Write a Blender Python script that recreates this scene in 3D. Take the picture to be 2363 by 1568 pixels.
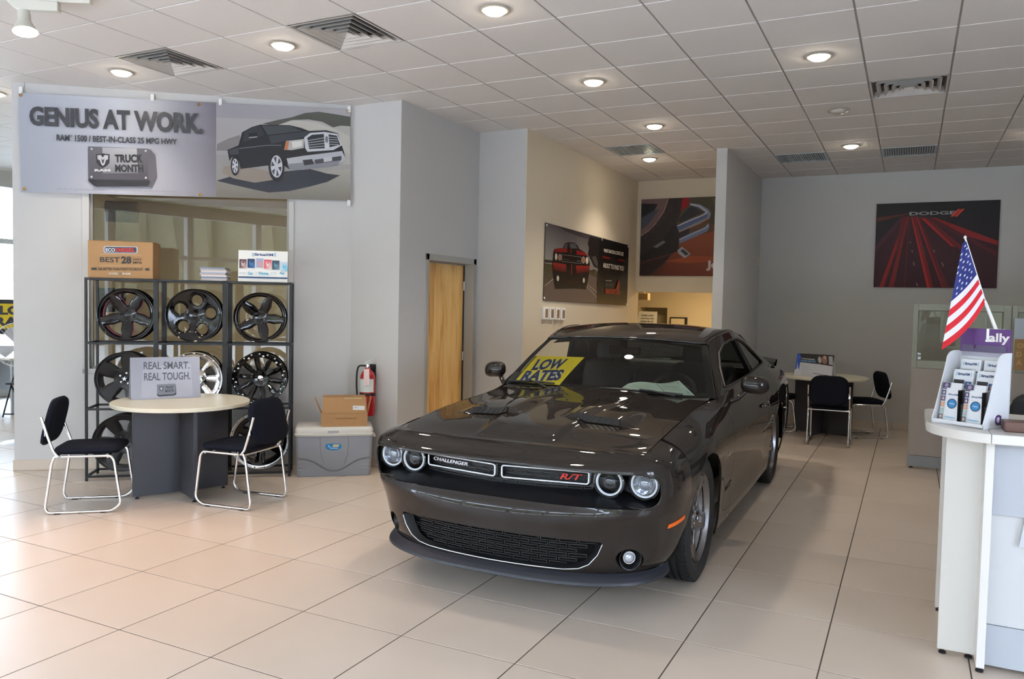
import bpy, bmesh, math, random
from mathutils import Vector, Matrix, Euler
random.seed(7)
for o in list(bpy.data.objects):
    bpy.data.objects.remove(o, do_unlink=True)
SC = bpy.context.scene
COL = SC.collection
PI = math.pi

# ------------------------------------------------------------------ camera
CAM_POS = Vector((4.05164, -4.38563, 1.66247))
YAW, PITCH, ROLL, FPX = -0.46438, -0.0454, 0.02072, 1830.49
_cy, _sy, _cp, _sp = math.cos(YAW), math.sin(YAW), math.cos(PITCH), math.sin(PITCH)
_f = Vector((_sy * _cp, _cy * _cp, _sp)); _r = Vector((_cy, -_sy, 0)); _u = _r.cross(_f)
_r2 = math.cos(ROLL) * _r + math.sin(ROLL) * _u
_u2 = -math.sin(ROLL) * _r + math.cos(ROLL) * _u
cd = bpy.data.cameras.new('camera')
cam = bpy.data.objects.new('camera', cd); COL.objects.link(cam)
M = Matrix((_r2, _u2, -_f)).transposed().to_4x4(); M.translation = CAM_POS
cam.matrix_world = M
cd.sensor_fit = 'HORIZONTAL'; cd.sensor_width = 36.0; cd.lens = FPX / 2363 * 36.0
cd.clip_start = 0.05; cd.clip_end = 200
SC.camera = cam

# ------------------------------------------------------------------ daylight and exposure
W = bpy.data.worlds.new('overcast_sky'); SC.world = W; W.use_nodes = True
_bg = W.node_tree.nodes['Background']
_bg.inputs['Color'].default_value = (0.67, 0.80, 1.0, 1); _bg.inputs['Strength'].default_value = 6.0
SC.view_settings.view_transform = 'Standard'; SC.view_settings.look = 'None'
SC.view_settings.gamma = 1.0; SC.view_settings.use_curve_mapping = False
SC.view_settings.exposure = 1.47
SC.cycles.use_denoising = True
SC.cycles.max_bounces = 6; SC.cycles.diffuse_bounces = 3; SC.cycles.glossy_bounces = 4
SC.cycles.transmission_bounces = 6; SC.cycles.transparent_max_bounces = 10
SC.cycles.caustics_reflective = False; SC.cycles.caustics_refractive = False
SC.cycles.sample_clamp_indirect = 6.0
SC.cycles.use_light_tree = False
SC.cycles.use_adaptive_sampling = True; SC.cycles.adaptive_threshold = 0.03

# sun on the forecourt, coming over the roof from the right so none falls into the picture
_sl = bpy.data.lights.new('sun', 'SUN'); _sl.energy = 18.0; _sl.angle = 0.01; _sl.color = (0.93, 0.96, 1.0)
_so = bpy.data.objects.new('sun', _sl); COL.objects.link(_so)
_so.rotation_euler = Vector((-.45, -.25, -.86)).to_track_quat('-Z', 'Y').to_euler()

def portal(name, loc, rot, sx, sy):
    l = bpy.data.lights.new(name, 'AREA'); l.shape = 'RECTANGLE'; l.size = sx; l.size_y = sy
    l.cycles.is_portal = True
    o = bpy.data.objects.new(name, l); COL.objects.link(o); o.location = loc; o.rotation_euler = rot
    return o
# sky portals in the glazed fronts of the showroom (behind and beside the camera)
portal('portal_front', (-.8, -7.55, 1.75), (PI / 2, 0, 0), 16.4, 3.25)
portal('portal_side', (-8.75, 4.6, 1.75), (PI / 2, 0, -PI / 2), 6.4, 3.25)
portal('portal_right', (9.38, -3.6, 1.75), (PI / 2, 0, PI / 2), 2.4, 3.25)

# ------------------------------------------------------------------ materials
MATS = {}
def lin(c):
    return tuple(((x / 12.92) if x <= 0.04045 else ((x + 0.055) / 1.055) ** 2.4) for x in c)
def hx(r, g, b):
    return lin((r / 255, g / 255, b / 255))
def mat(name, col, rough=0.5, metal=0.0, spec=0.5, coat=0.0, coat_rough=0.03, noise=0.0, nscale=20.0, bump=0.0, bscale=200.0,
        emit=None, estr=0.0, alpha=1.0, sheen=0.0, nstretch=None, flake=0.0):
    if name in MATS:
        return MATS[name]
    m = bpy.data.materials.new(name); m.use_nodes = True
    nt = m.node_tree; b = nt.nodes['Principled BSDF']
    b.inputs['Base Color'].default_value = (*col, 1)
    b.inputs['Roughness'].default_value = rough
    b.inputs['Metallic'].default_value = metal
    b.inputs['Specular IOR Level'].default_value = spec
    b.inputs['Coat Weight'].default_value = coat
    b.inputs['Coat Roughness'].default_value = coat_rough
    if sheen:
        b.inputs['Sheen Weight'].default_value = sheen
    if emit:
        b.inputs['Emission Color'].default_value = (*emit, 1); b.inputs['Emission Strength'].default_value = estr
    b.inputs['Alpha'].default_value = alpha
    tc = nt.nodes.new('ShaderNodeTexCoord')
    if noise > 0:
        n = nt.nodes.new('ShaderNodeTexNoise'); n.inputs['Scale'].default_value = nscale; n.inputs['Detail'].default_value = 4
        src = tc.outputs['Object']
        if nstretch:
            mp = nt.nodes.new('ShaderNodeMapping'); mp.inputs['Scale'].default_value = nstretch
            nt.links.new(src, mp.inputs['Vector']); src = mp.outputs['Vector']
        nt.links.new(src, n.inputs['Vector'])
        mx = nt.nodes.new('ShaderNodeMix'); mx.data_type = 'RGBA'
        mx.inputs[6].default_value = (*[c * (1 - noise) for c in col], 1)
        mx.inputs[7].default_value = (*[min(1, c * (1 + noise)) for c in col], 1)
        nt.links.new(n.outputs['Fac'], mx.inputs[0]); nt.links.new(mx.outputs[2], b.inputs['Base Color'])
    if bump > 0:
        n2 = nt.nodes.new('ShaderNodeTexNoise'); n2.inputs['Scale'].default_value = bscale; n2.inputs['Detail'].default_value = 3
        nt.links.new(tc.outputs['Object'], n2.inputs['Vector'])
        bp = nt.nodes.new('ShaderNodeBump'); bp.inputs['Strength'].default_value = bump; bp.inputs['Distance'].default_value = 0.002
        nt.links.new(n2.outputs['Fac'], bp.inputs['Height']); nt.links.new(bp.outputs['Normal'], b.inputs['Normal'])
    if flake > 0:
        v = nt.nodes.new('ShaderNodeTexVoronoi'); v.inputs['Scale'].default_value = 900
        nt.links.new(tc.outputs['Object'], v.inputs['Vector'])
        ma = nt.nodes.new('ShaderNodeMath'); ma.operation = 'MULTIPLY_ADD'
        ma.inputs[1].default_value = flake; ma.inputs[2].default_value = rough
        nt.links.new(v.outputs['Distance'], ma.inputs[0]); nt.links.new(ma.outputs[0], b.inputs['Roughness'])
    MATS[name] = m
    return m
def emission(name, col, strength):
    if name in MATS:
        return MATS[name]
    m = bpy.data.materials.new(name); m.use_nodes = True; nt = m.node_tree; nt.nodes.clear()
    e = nt.nodes.new('ShaderNodeEmission'); e.inputs[0].default_value = (*col, 1); e.inputs[1].default_value = strength
    o = nt.nodes.new('ShaderNodeOutputMaterial'); nt.links.new(e.outputs[0], o.inputs[0])
    MATS[name] = m
    return m
def glassmat(name, tint=(1, 1, 1), refl=1.0, rough=0.0):
    if name in MATS:
        return MATS[name]
    m = bpy.data.materials.new(name); m.use_nodes = True; nt = m.node_tree; nt.nodes.clear()
    t = nt.nodes.new('ShaderNodeBsdfTransparent'); t.inputs[0].default_value = (*tint, 1)
    g = nt.nodes.new('ShaderNodeBsdfGlossy'); g.inputs['Roughness'].default_value = rough
    f = nt.nodes.new('ShaderNodeFresnel'); f.inputs[0].default_value = 1.5
    ma = nt.nodes.new('ShaderNodeMath'); ma.operation = 'MULTIPLY'; ma.inputs[1].default_value = refl; ma.use_clamp = True
    mx = nt.nodes.new('ShaderNodeMixShader'); o = nt.nodes.new('ShaderNodeOutputMaterial')
    nt.links.new(f.outputs[0], ma.inputs[0]); nt.links.new(ma.outputs[0], mx.inputs[0])
    nt.links.new(t.outputs[0], mx.inputs[1]); nt.links.new(g.outputs[0], mx.inputs[2]); nt.links.new(mx.outputs[0], o.inputs[0])
    MATS[name] = m
    return m
def printmat(name, rough=0.4, spec=0.4):
    """ink on a flat print: the colour of each patch is stored on the mesh"""
    if name in MATS:
        return MATS[name]
    m = bpy.data.materials.new(name); m.use_nodes = True; nt = m.node_tree; b = nt.nodes['Principled BSDF']
    a = nt.nodes.new('ShaderNodeVertexColor'); a.layer_name = 'ink'
    nt.links.new(a.outputs[0], b.inputs['Base Color'])
    b.inputs['Roughness'].default_value = rough; b.inputs['Specular IOR Level'].default_value = spec
    MATS[name] = m
    return m

# ------------------------------------------------------------------ mesh building
def rotz(a):
    return Matrix.Rotation(a, 4, 'Z')
def frame(o, x, y):
    """matrix with origin o, local x and y axes given (z = x cross y)"""
    x = Vector(x).normalized(); y = Vector(y); z = x.cross(y).normalized(); y = z.cross(x)
    m = Matrix((x, y, z)).transposed().to_4x4(); m.translation = Vector(o)
    return m
class MB:
    def __init__(s):
        s.v = []; s.f = []; s.m = []; s.T = None
    def add(s, vs, fs, m=0, T=None):
        b = len(s.v)
        T = T or s.T
        for p in vs:
            p = Vector(p)
            s.v.append(T @ p if T is not None else p)
        for f in fs:
            s.f.append([b + i for i in f]); s.m.append(m)
        return s
    def box(s, x0, x1, y0, y1, z0, z1, m=0, T=None):
        return s.add([(x0, y0, z0), (x1, y0, z0), (x1, y1, z0), (x0, y1, z0), (x0, y0, z1), (x1, y0, z1), (x1, y1, z1), (x0, y1, z1)],
                     [(0, 3, 2, 1), (4, 5, 6, 7), (0, 1, 5, 4), (1, 2, 6, 5), (2, 3, 7, 6), (3, 0, 4, 7)], m, T)
    def prism(s, poly, z0, z1, m=0, T=None):
        n = len(poly)
        a = sum(poly[i][0] * poly[(i + 1) % n][1] - poly[(i + 1) % n][0] * poly[i][1] for i in range(n))
        if a < 0:
            poly = poly[::-1]
        vs = [(p[0], p[1], z0) for p in poly] + [(p[0], p[1], z1) for p in poly]
        fs = [tuple(range(n))[::-1], tuple(range(n, 2 * n))] + [(i, (i + 1) % n, n + (i + 1) % n, n + i) for i in range(n)]
        return s.add(vs, fs, m, T)
    def ring(s, outer, inner, z0, z1, m=0, T=None):
        n = len(outer)
        vs = [(p[0], p[1], z) for z in (z0, z1) for q in (outer, inner) for p in q]
        fs = []
        for i in range(n):
            j = (i + 1) % n
            fs += [(2 * n + i, 2 * n + j, 3 * n + j, 3 * n + i), (j, i, n + i, n + j), (i, j, 2 * n + j, 2 * n + i), (n + j, n + i, 3 * n + i, 3 * n + j)]
        return s.add(vs, fs, m, T)
    def lathe(s, prof, seg=32, m=0, T=None, a0=0.0, a1=2 * PI):
        full = abs(a1 - a0 - 2 * PI) < 1e-6
        k = seg if full else seg + 1
        vs = []; fs = []
        for (r, z) in prof:
            for i in range(k):
                a = a0 + (a1 - a0) * i / seg
                vs.append((r * math.cos(a), r * math.sin(a), z))
        for j in range(len(prof) - 1):
            for i in range(seg):
                i2 = (i + 1) % k
                fs.append((j * k + i, j * k + i2, (j + 1) * k + i2, (j + 1) * k + i))
        return s.add(vs, fs, m, T)
    def cyl(s, p0, p1, r0, r1=None, seg=16, m=0, T=None):
        r1 = r0 if r1 is None else r1
        return s.tube([p0, p1], [r0, r1], seg, m, T)
    def tube(s, path, r, seg=10, m=0, T=None, closed=False, caps=True):
        P = [Vector(p) for p in path]; n = len(P)
        rs = r if isinstance(r, (list, tuple)) else [r] * n
        vs = []; fs = []; up = None
        for i in range(n):
            if closed:
                d = (P[(i + 1) % n] - P[i - 1])
            else:
                d = P[min(i + 1, n - 1)] - P[max(i - 1, 0)]
            d.normalize()
            if up is None:
                up = Vector((0, 0, 1)) if abs(d.z) < 0.9 else Vector((1, 0, 0))
            a = d.cross(up)
            if a.length < 1e-6:
                up = Vector((0, 1, 0)); a = d.cross(up)
            a.normalize(); b = a.cross(d).normalized(); up = b
            for k in range(seg):
                t = 2 * PI * k / seg
                vs.append(P[i] + rs[i] * (math.cos(t) * a + math.sin(t) * b))
        for i in range(n if closed else n - 1):
            j = (i + 1) % n
            for k in range(seg):
                l = (k + 1) % seg
                fs.append((i * seg + k, j * seg + k, j * seg + l, i * seg + l))
        if caps and not closed:
            fs.append(tuple(range(seg))); fs.append(tuple((n - 1) * seg + k for k in range(seg))[::-1])
        return s.add(vs, fs, m, T)
    def grid(s, fn, nu, nv, m=0, T=None, flip=False):
        vs = [fn(i / nu, j / nv) for j in range(nv + 1) for i in range(nu + 1)]
        fs = []
        for j in range(nv):
            for i in range(nu):
                a = j * (nu + 1) + i
                q = (a, a + 1, a + nu + 2, a + nu + 1)
                fs.append(q[::-1] if flip else q)
        return s.add(vs, fs, m, T)
    def mesh(s, name, mats, smooth=None, weld=False):
        me = bpy.data.meshes.new(name)
        me.from_pydata([tuple(v) for v in s.v], [], s.f)
        for mt in mats:
            me.materials.append(mt)
        me.polygons.foreach_set('material_index', s.m)
        if weld:
            bm = bmesh.new(); bm.from_mesh(me); bmesh.ops.remove_doubles(bm, verts=bm.verts, dist=weld if isinstance(weld, float) else 1e-5); bm.to_mesh(me); bm.free()
        if smooth is not None:
            me.shade_smooth(); me.set_sharp_from_angle(angle=math.radians(smooth))
        me.update()
        return me
    def build(s, name, mats, parent=None, smooth=None, bevel=0.0, seg=2, weld=False):
        if not isinstance(mats, (list, tuple)):
            mats = [mats]
        o = bpy.data.objects.new(name, s.mesh(name, mats, smooth, weld)); COL.objects.link(o)
        if parent is not None:
            o.parent = parent
        if bevel:
            md = o.modifiers.new('bevel', 'BEVEL'); md.width = bevel; md.segments = seg; md.limit_method = 'ANGLE'; md.angle_limit = math.radians(40)
            md.harden_normals = False
            o.data.shade_smooth(); o.data.set_sharp_from_angle(angle=math.radians(40)) if smooth is None else None
        return o
def tag(o, label=None, cat=None, group=None, kind=None):
    if label: o['label'] = label
    if cat: o['category'] = cat
    if group: o['group'] = group
    if kind: o['kind'] = kind
    return o
def thing(name, loc=(0, 0, 0), rz=0.0, label=None, cat=None, group=None):
    o = bpy.data.objects.new(name, None); COL.objects.link(o); o.empty_display_size = 0.05
    o.location = loc; o.rotation_euler = (0, 0, rz)
    return tag(o, label, cat, group)
def thing_m(name, mtx, label=None, cat=None, group=None):
    o = thing(name, (0, 0, 0), 0, label, cat, group); o.matrix_world = mtx
    return o
def copy_tree(o, parent=None):
    c = o.copy(); COL.objects.link(c); c.parent = parent
    for ch in [k for k in bpy.data.objects if k.parent == o]:
        copy_tree(ch, c)
    return c
def apply_mods(o):
    dg = bpy.context.evaluated_depsgraph_get(); dg.update()
    me = bpy.data.meshes.new_from_object(o.evaluated_get(dg)); old = o.data
    o.modifiers.clear(); o.data = me
    return o
def structure(o, label, cat):
    return tag(o, label, cat, kind='structure')

# ------------------------------------------------------------------ lettering and flat prints
def text_geo(s, w=None, h=None, bold=0.0, shear=0.0, align='LEFT', spacing=1.0):
    """verts, faces of a line of lettering scaled to width w and cap height h, origin at its lower left"""
    cu = bpy.data.curves.new('lettering', 'FONT'); cu.body = s; cu.offset = bold; cu.shear = shear; cu.space_character = spacing
    cu.resolution_u = 3; cu.fill_mode = 'FRONT'
    o = bpy.data.objects.new('lettering', cu)
    me = bpy.data.meshes.new_from_object(o)
    vs = [v.co.copy() for v in me.vertices]; fs = [tuple(p.vertices) for p in me.polygons]
    bpy.data.objects.remove(o); bpy.data.curves.remove(cu); bpy.data.meshes.remove(me)
    if not vs:
        return [], []
    x0 = min(v.x for v in vs); x1 = max(v.x for v in vs); y0 = min(v.y for v in vs); y1 = max(v.y for v in vs)
    sx = (w / (x1 - x0)) if w else None; sy = (h / (y1 - y0)) if h else None
    sx = sx or sy; sy = sy or sx
    return [((v.x - x0) * sx, (v.y - y0) * sy) for v in vs], fs
def homog(src, dst):
    """3x3 homography taking four points src to dst"""
    import numpy as np
    A = []
    for (x, y), (u, v) in zip(src, dst):
        A.append([x, y, 1, 0, 0, 0, -u * x, -u * y, -u]); A.append([0, 0, 0, x, y, 1, -v * x, -v * y, -v])
    _, _, vt = np.linalg.svd(np.array(A, float))
    return vt[-1].reshape(3, 3)
class Print:
    """flat artwork of w x h metres in its own plane (u right, v up), built as thin layers of ink; q = drawing corners TL TR BR BL"""
    def __init__(s, w, h, q=None):
        s.w, s.h = w, h; s.v = []; s.f = []; s.c = []; s.z = 0.0004
        q = q or [(0, h), (w, h), (w, 0), (0, 0)]
        s.H = homog(q, [(0, h), (w, h), (w, 0), (0, 0)])
        s.warp = None
    def uv(s, p):
        H = s.H; x, y = p[0], p[1]; d = H[2][0] * x + H[2][1] * y + H[2][2]
        u = (H[0][0] * x + H[0][1] * y + H[0][2]) / d; v = (H[1][0] * x + H[1][1] * y + H[1][2]) / d
        return (min(max(u, 0.0005), s.w - 0.0005), min(max(v, 0.0005), s.h - 0.0005))
    def up(s, k=1):
        s.z += 0.0003 * k
    def raw(s, vs, fs, col):
        b = len(s.v); s.v += [(u, v, s.z) for u, v in vs]
        for f in fs:
            s.f.append([b + i for i in f]); s.c.append([col(f_i) if callable(col) else col for f_i in f])
    def poly(s, pts, col, cols=None):
        from mathutils.geometry import tessellate_polygon
        q = [s.uv(p) for p in pts]
        tri = tessellate_polygon([[Vector((a, b, 0)) for a, b in q]])
        b = len(s.v); s.v += [(u, v, s.z) for u, v in q]
        for t in tri:
            (ax, ay), (bx, by), (cx_, cy_) = (q[i] for i in t)
            if (bx - ax) * (cy_ - ay) - (by - ay) * (cx_ - ax) < 0:
                t = tuple(t)[::-1]
            s.f.append([b + i for i in t]); s.c.append([(cols[i] if cols else col) for i in t])
        s.up()
    def quad(s, pts, cols, n=1, mm=1):
        """four corners TL TR BR BL with a colour at each, subdivided"""
        q = [s.uv(p) for p in pts]; b = len(s.v)
        def L(a, c, t): return tuple(x + (y - x) * t for x, y in zip(a, c))
        cc = []
        for j in range(mm + 1):
            for i in range(n + 1):
                a, d = i / n, j / mm
                p = L(L(q[0], q[1], a), L(q[3], q[2], a), d); s.v.append((p[0], p[1], s.z))
                cc.append(L(L(cols[0], cols[1], a), L(cols[3], cols[2], a), d))
        for j in range(mm):
            for i in range(n):
                k = j * (n + 1) + i; f = [k, k + n + 1, k + n + 2, k + 1]
                s.f.append([b + x for x in f]); s.c.append([cc[x] for x in f])
        s.up()
    def disc(s, c, rx, ry, col, n=20, a=0.0):
        s.poly([(c[0] + rx * math.cos(t) * math.cos(a) - ry * math.sin(t) * math.sin(a), c[1] + rx * math.cos(t) * math.sin(a) + ry * math.sin(t) * math.cos(a)) for t in [2 * PI * i / n for i in range(n)]], col)
    def stroke(s, pts, wd, col):
        """a line of width wd (drawing units) along pts"""
        for a, c in zip(pts[:-1], pts[1:]):
            dx, dy = c[0] - a[0], c[1] - a[1]; l = math.hypot(dx, dy) or 1; nx, ny = -dy / l * wd / 2, dx / l * wd / 2
            s.poly([(a[0] + nx, a[1] + ny), (c[0] + nx, c[1] + ny), (c[0] - nx, c[1] - ny), (a[0] - nx, a[1] - ny)], col)
            s.z -= 0.0003
        s.up()
    def text(s, t, quad, col, bold=0.0, shear=0.0):
        """lettering filling the drawing-space quad TL TR BR BL"""
        vs, fs = text_geo(t, 1, 1, bold, shear)
        def m(p):
            a, b = p
            return s.uv([quad[3][k] * (1 - a) * (1 - b) + quad[2][k] * a * (1 - b) + quad[1][k] * a * b + quad[0][k] * (1 - a) * b for k in (0, 1)])
        s.raw([m(p) for p in vs], fs, col); s.up()
    def mesh(s, name, material):
        me = bpy.data.meshes.new(name)
        vs = [s.warp(*p) for p in s.v] if s.warp else s.v
        me.from_pydata(vs, [], s.f)
        ca = me.color_attributes.new('ink', 'FLOAT_COLOR', 'CORNER')
        k = 0
        for p, cs in zip(me.polygons, s.c):
            for c in cs:
                ca.data[k].color = (*c[:3], 1); k += 1
        me.materials.append(material)
        return me
    def build(s, name, parent, material):
        o = bpy.data.objects.new(name, s.mesh(name, material)); COL.objects.link(o); o.parent = parent
        return o
# ================================================================== the room
H = 3.60
m_wall = mat('wall_paint_grey', hx(196, 193, 190), 0.55, bump=0.12, bscale=120, noise=0.015, nscale=3)
m_beige = mat('wall_paint_beige', hx(220, 206, 182), 0.6, bump=0.12, bscale=120, noise=0.015, nscale=3)
m_trim = mat('trim_paint_grey', hx(168, 165, 158), 0.4)
m_grout = mat('floor_grout', hx(84, 72, 64), 0.9)
m_ceilbase = mat('ceiling_grid_metal', hx(176, 172, 166), 0.5)
m_white = mat('white_enamel', hx(236, 235, 230), 0.35)
m_black = mat('black_plastic', hx(22, 22, 24), 0.45)
m_chrome = mat('chrome', (0.86, 0.86, 0.88), 0.07, metal=1.0)
m_glass = glassmat('window_glass', (0.97, 0.99, 0.98), 1.0)

# a floor tile: each tile a little different in tone
def tilemat():
    m = mat('floor_tile_porcelain', hx(208, 192, 176), 0.3, spec=0.5)
    nt = m.node_tree; b = nt.nodes['Principled BSDF']
    oi = nt.nodes.new('ShaderNodeObjectInfo'); tc = nt.nodes.new('ShaderNodeTexCoord')
    n = nt.nodes.new('ShaderNodeTexNoise'); n.inputs['Scale'].default_value = 2.2; n.inputs['Detail'].default_value = 5
    geo = nt.nodes.new('ShaderNodeNewGeometry'); nt.links.new(geo.outputs['Position'], n.inputs['Vector'])
    a = nt.nodes.new('ShaderNodeMath'); a.operation = 'ADD'; nt.links.new(oi.outputs['Random'], a.inputs[0]); nt.links.new(n.outputs['Fac'], a.inputs[1])
    mr = nt.nodes.new('ShaderNodeMapRange'); mr.inputs[1].default_value = 0.2; mr.inputs[2].default_value = 1.8; nt.links.new(a.outputs[0], mr.inputs[0])
    mx = nt.nodes.new('ShaderNodeMix'); mx.data_type = 'RGBA'
    mx.inputs[6].default_value = (*hx(202, 185, 168), 1); mx.inputs[7].default_value = (*hx(213, 197, 181), 1)
    nt.links.new(mr.outputs[0], mx.inputs[0]); nt.links.new(mx.outputs[2], b.inputs['Base Color'])
    n2 = nt.nodes.new('ShaderNodeTexNoise'); n2.inputs['Scale'].default_value = 3.0; nt.links.new(geo.outputs['Position'], n2.inputs['Vector'])
    mr2 = nt.nodes.new('ShaderNodeMapRange'); mr2.inputs[3].default_value = 0.27; mr2.inputs[4].default_value = 0.36; nt.links.new(n2.outputs['Fac'], mr2.inputs[0])
    nt.links.new(mr2.outputs[0], b.inputs['Roughness'])
    return m
m_tile = tilemat()
m_panel = mat('ceiling_panel_mineral', hx(233, 229, 224), 0.85, bump=0.35, bscale=260, noise=0.02, nscale=40)

FT, FOX, FOY = 0.62838, -0.03267, -1.78146      # floor tile module and origin
CT = 0.6096                                      # ceiling module
def to_px(p):
    q = Vector(p) - CAM_POS; z = q.dot(_f)
    return (1181.5 + FPX * q.dot(_r2) / z, 784 - FPX * q.dot(_u2) / z) if z > 0.1 else None
def seen(p, mg=60):
    q = to_px(p)
    return q is not None and -mg < q[0] < 2363 + mg and -mg < q[1] < 1568 + mg

floor = MB().box(-9, 9.5, -7.7, 14, -0.12, -0.0018).build('floor', m_grout)
structure(floor, 'beige porcelain tiled showroom floor', 'floor')
def flat_tile(w, l, t, ch, down=False):
    """a square plate with a small chamfer, top face at 0 (or bottom face at 0 when down)"""
    g = 1 if not down else -1
    b = MB(); x, y = w / 2, l / 2
    vs = [(-x + ch, -y + ch, 0), (x - ch, -y + ch, 0), (x - ch, y - ch, 0), (-x + ch, y - ch, 0),
          (-x, -y, -g * ch), (x, -y, -g * ch), (x, y, -g * ch), (-x, y, -g * ch), (-x, -y, -g * t), (x, -y, -g * t), (x, y, -g * t), (-x, y, -g * t)]
    fs = [(0, 1, 2, 3)] + [(4 + i, 4 + (i + 1) % 4, (i + 1) % 4, i) for i in range(4)] + [(8 + i, 8 + (i + 1) % 4, 4 + (i + 1) % 4, 4 + i) for i in range(4)]
    return b.add(vs, fs if not down else [f[::-1] for f in fs])
ft = flat_tile(FT - 0.007, FT - 0.007, 0.006, 0.0008)
ft_me = ft.mesh('floor_tile', [m_tile])
cells = []
for i in range(-15, 16):
    for j in range(-10, 20):
        x, y = FOX + (i + .5) * FT, FOY + (j + .5) * FT
        if x < -9 or x > 9.4 or y < -7.7 or y > 13: continue
        d = (Vector((x, y, 0)) - CAM_POS).length
        inwall = (x < -0.7 and y > 2.4 and (x + 0.99) * 0.784 < 3) and x > -3.4
        s_ = seen((x, y, 0), 90) and not inwall and y < 8
        cells.append((0 if s_ else 1, d, x, y))
cells.sort()
rest = MB()
for k, (s_, d, x, y) in enumerate(cells):
    if k < 299 and s_ == 0:
        o = bpy.data.objects.new('tile', ft_me); COL.objects.link(o); o.location = (x, y, 0); o.parent = floor
    else:
        rest.add(ft.v, ft.f, 0, Matrix.Translation((x, y, 0)))
tag(rest.build('tile_field', m_tile, floor), kind='stuff')

ceiling = MB().box(-9, 9.5, -7.7, 7.95, H + 0.115, H + 0.125).build('ceiling', m_ceilbase)
for i in range(-14, 16):
    MB().box(i * CT - .012, i * CT + .012, -7.7, 7.95, H + .007, H + .03).build('grid_bar', m_ceilbase, ceiling)
for j in range(-12, 14):
    MB().box(-9, 9.5, j * CT - .012, j * CT + .012, H + .0072, H + .0302).build('grid_bar', m_ceilbase, ceiling)
structure(ceiling, 'suspended ceiling of square white panels in a metal grid', 'ceiling')
VENTS = [(-3, 0), (0, 0), (6, 5)]
GRILLES = [(1, 8), (4, 10), (6, 10)]
cp = flat_tile(CT - 0.014, CT - 0.014, 0.012, 0.002, True)
cp_me = cp.mesh('ceiling_panel', [m_panel])
cells = []
for i in range(-15, 16):
    for j in range(-13, 13):
        x, y = (i + .5) * CT, (j + .5) * CT
        if x < -8.9 or x > 9.4 or y < -7.6 or y > 7.9 or (i, j) in VENTS or (i, j) in GRILLES: continue
        s_ = seen((x, y, H), 120) and not (x < -1.2 and y > 3)
        cells.append((0 if s_ else 1, (Vector((x, y, H)) - CAM_POS).length, x, y))
cells.sort(); rest = MB()
for k, (s_, d, x, y) in enumerate(cells):
    if k < 299 and s_ == 0:
        o = bpy.data.objects.new('panel', cp_me); COL.objects.link(o); o.location = (x, y, H); o.parent = ceiling
    else:
        rest.add(cp.v, cp.f, 0, Matrix.Translation((x, y, H)))
tag(rest.build('panel_field', m_panel, ceiling), kind='stuff')
# roof over the ceiling void so no sky leaks in
structure(MB().box(-9.2, 9.7, -7.9, 14.2, H + 0.13, H + 0.3).build('roof_slab', m_ceilbase), 'plain slab above the suspended ceiling', 'roof')

# ---- walls
TOP = H + 0.012
A0 = Vector((-3.40, 0.13, 0)); A1 = Vector((-0.99, 2.04, 0)); AU = (A1 - A0).normalized(); AN = Vector((AU.y, -AU.x, 0)); AL = (A1 - A0).length
TA = frame(A0, AU, -AN)                 # wall A: x along the wall, y into the wall, z up
def onA(s, off=0.0, z=0.0):
    return A0 + AU * s + AN * off + Vector((0, 0, z))
TAF = frame(A0, AU, (0, 0, 1))          # drawing plane of wall A: x along, y up, z towards the room
WS0, WS1, WZ0, WZ1 = 0.652, 2.463, 0.962, 2.72
w = MB()
w.box(0, WS0, 0, .15, 0, TOP, 0, TA); w.box(WS1, AL + .05, 0, .15, 0, TOP, 0, TA)
w.box(WS0, WS1, 0, .15, 0, WZ0, 0, TA); w.box(WS0, WS1, 0, .15, WZ1, TOP, 0, TA)
wall_left = structure(w.build('wall_left', m_wall), 'long grey angled wall carrying the truck banner and office window', 'wall')
structure(MB().box(-1.02, -0.41, 2.04, 2.19, 0, TOP).build('wall_corner', m_wall), 'short grey wall behind the fire extinguisher', 'wall')
w = MB(); DY0, DY1, DZ = 2.555, 3.50, 2.10
w.box(-.56, -.41, 2.19, DY0, 0, TOP); w.box(-.56, -.41, DY1, 3.6, 0, TOP); w.box(-.56, -.41, DY0, DY1, DZ, TOP)
structure(w.build('wall_side', m_wall), 'grey side wall holding the wooden door', 'wall')
structure(MB().box(-.56, .185, 3.6, 3.75, 0, TOP).build('wall_return', m_wall), 'narrow grey wall between the door and the beige alcove', 'wall')
structure(MB().box(.04, .19, 3.75, 7.6, 0, TOP).box(.185, .19, 3.6, 3.75, 0, TOP).build('wall_alcove', m_beige), 'beige alcove wall carrying the red muscle car banner', 'wall')
structure(MB().box(-2.6, 1.87, 7.6, 7.75, 1.885, TOP).box(-2.6, .19, 7.6, 7.75, 0, 1.885).build('wall_header', m_beige), 'beige wall above the opening into the back room', 'wall')
structure(MB().box(1.868, 1.998, 5.44, 7.95, 0, TOP).build('wall_fin', m_wall, bevel=0.004), 'free-standing grey fin wall end between alcove and rear office', 'wall')
structure(MB().box(1.868, 9.6, 7.95, 8.1, 0, TOP).build('wall_back', m_wall), 'grey rear wall carrying the red highway picture', 'wall')
structure(MB().box(9.45, 9.6, -2.4, 7.95, 0, TOP).box(9.45, 9.6, -7.7, -4.8, 0, TOP).build('wall_right', m_wall), 'grey wall on the right beyond the frame', 'wall')
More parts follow.
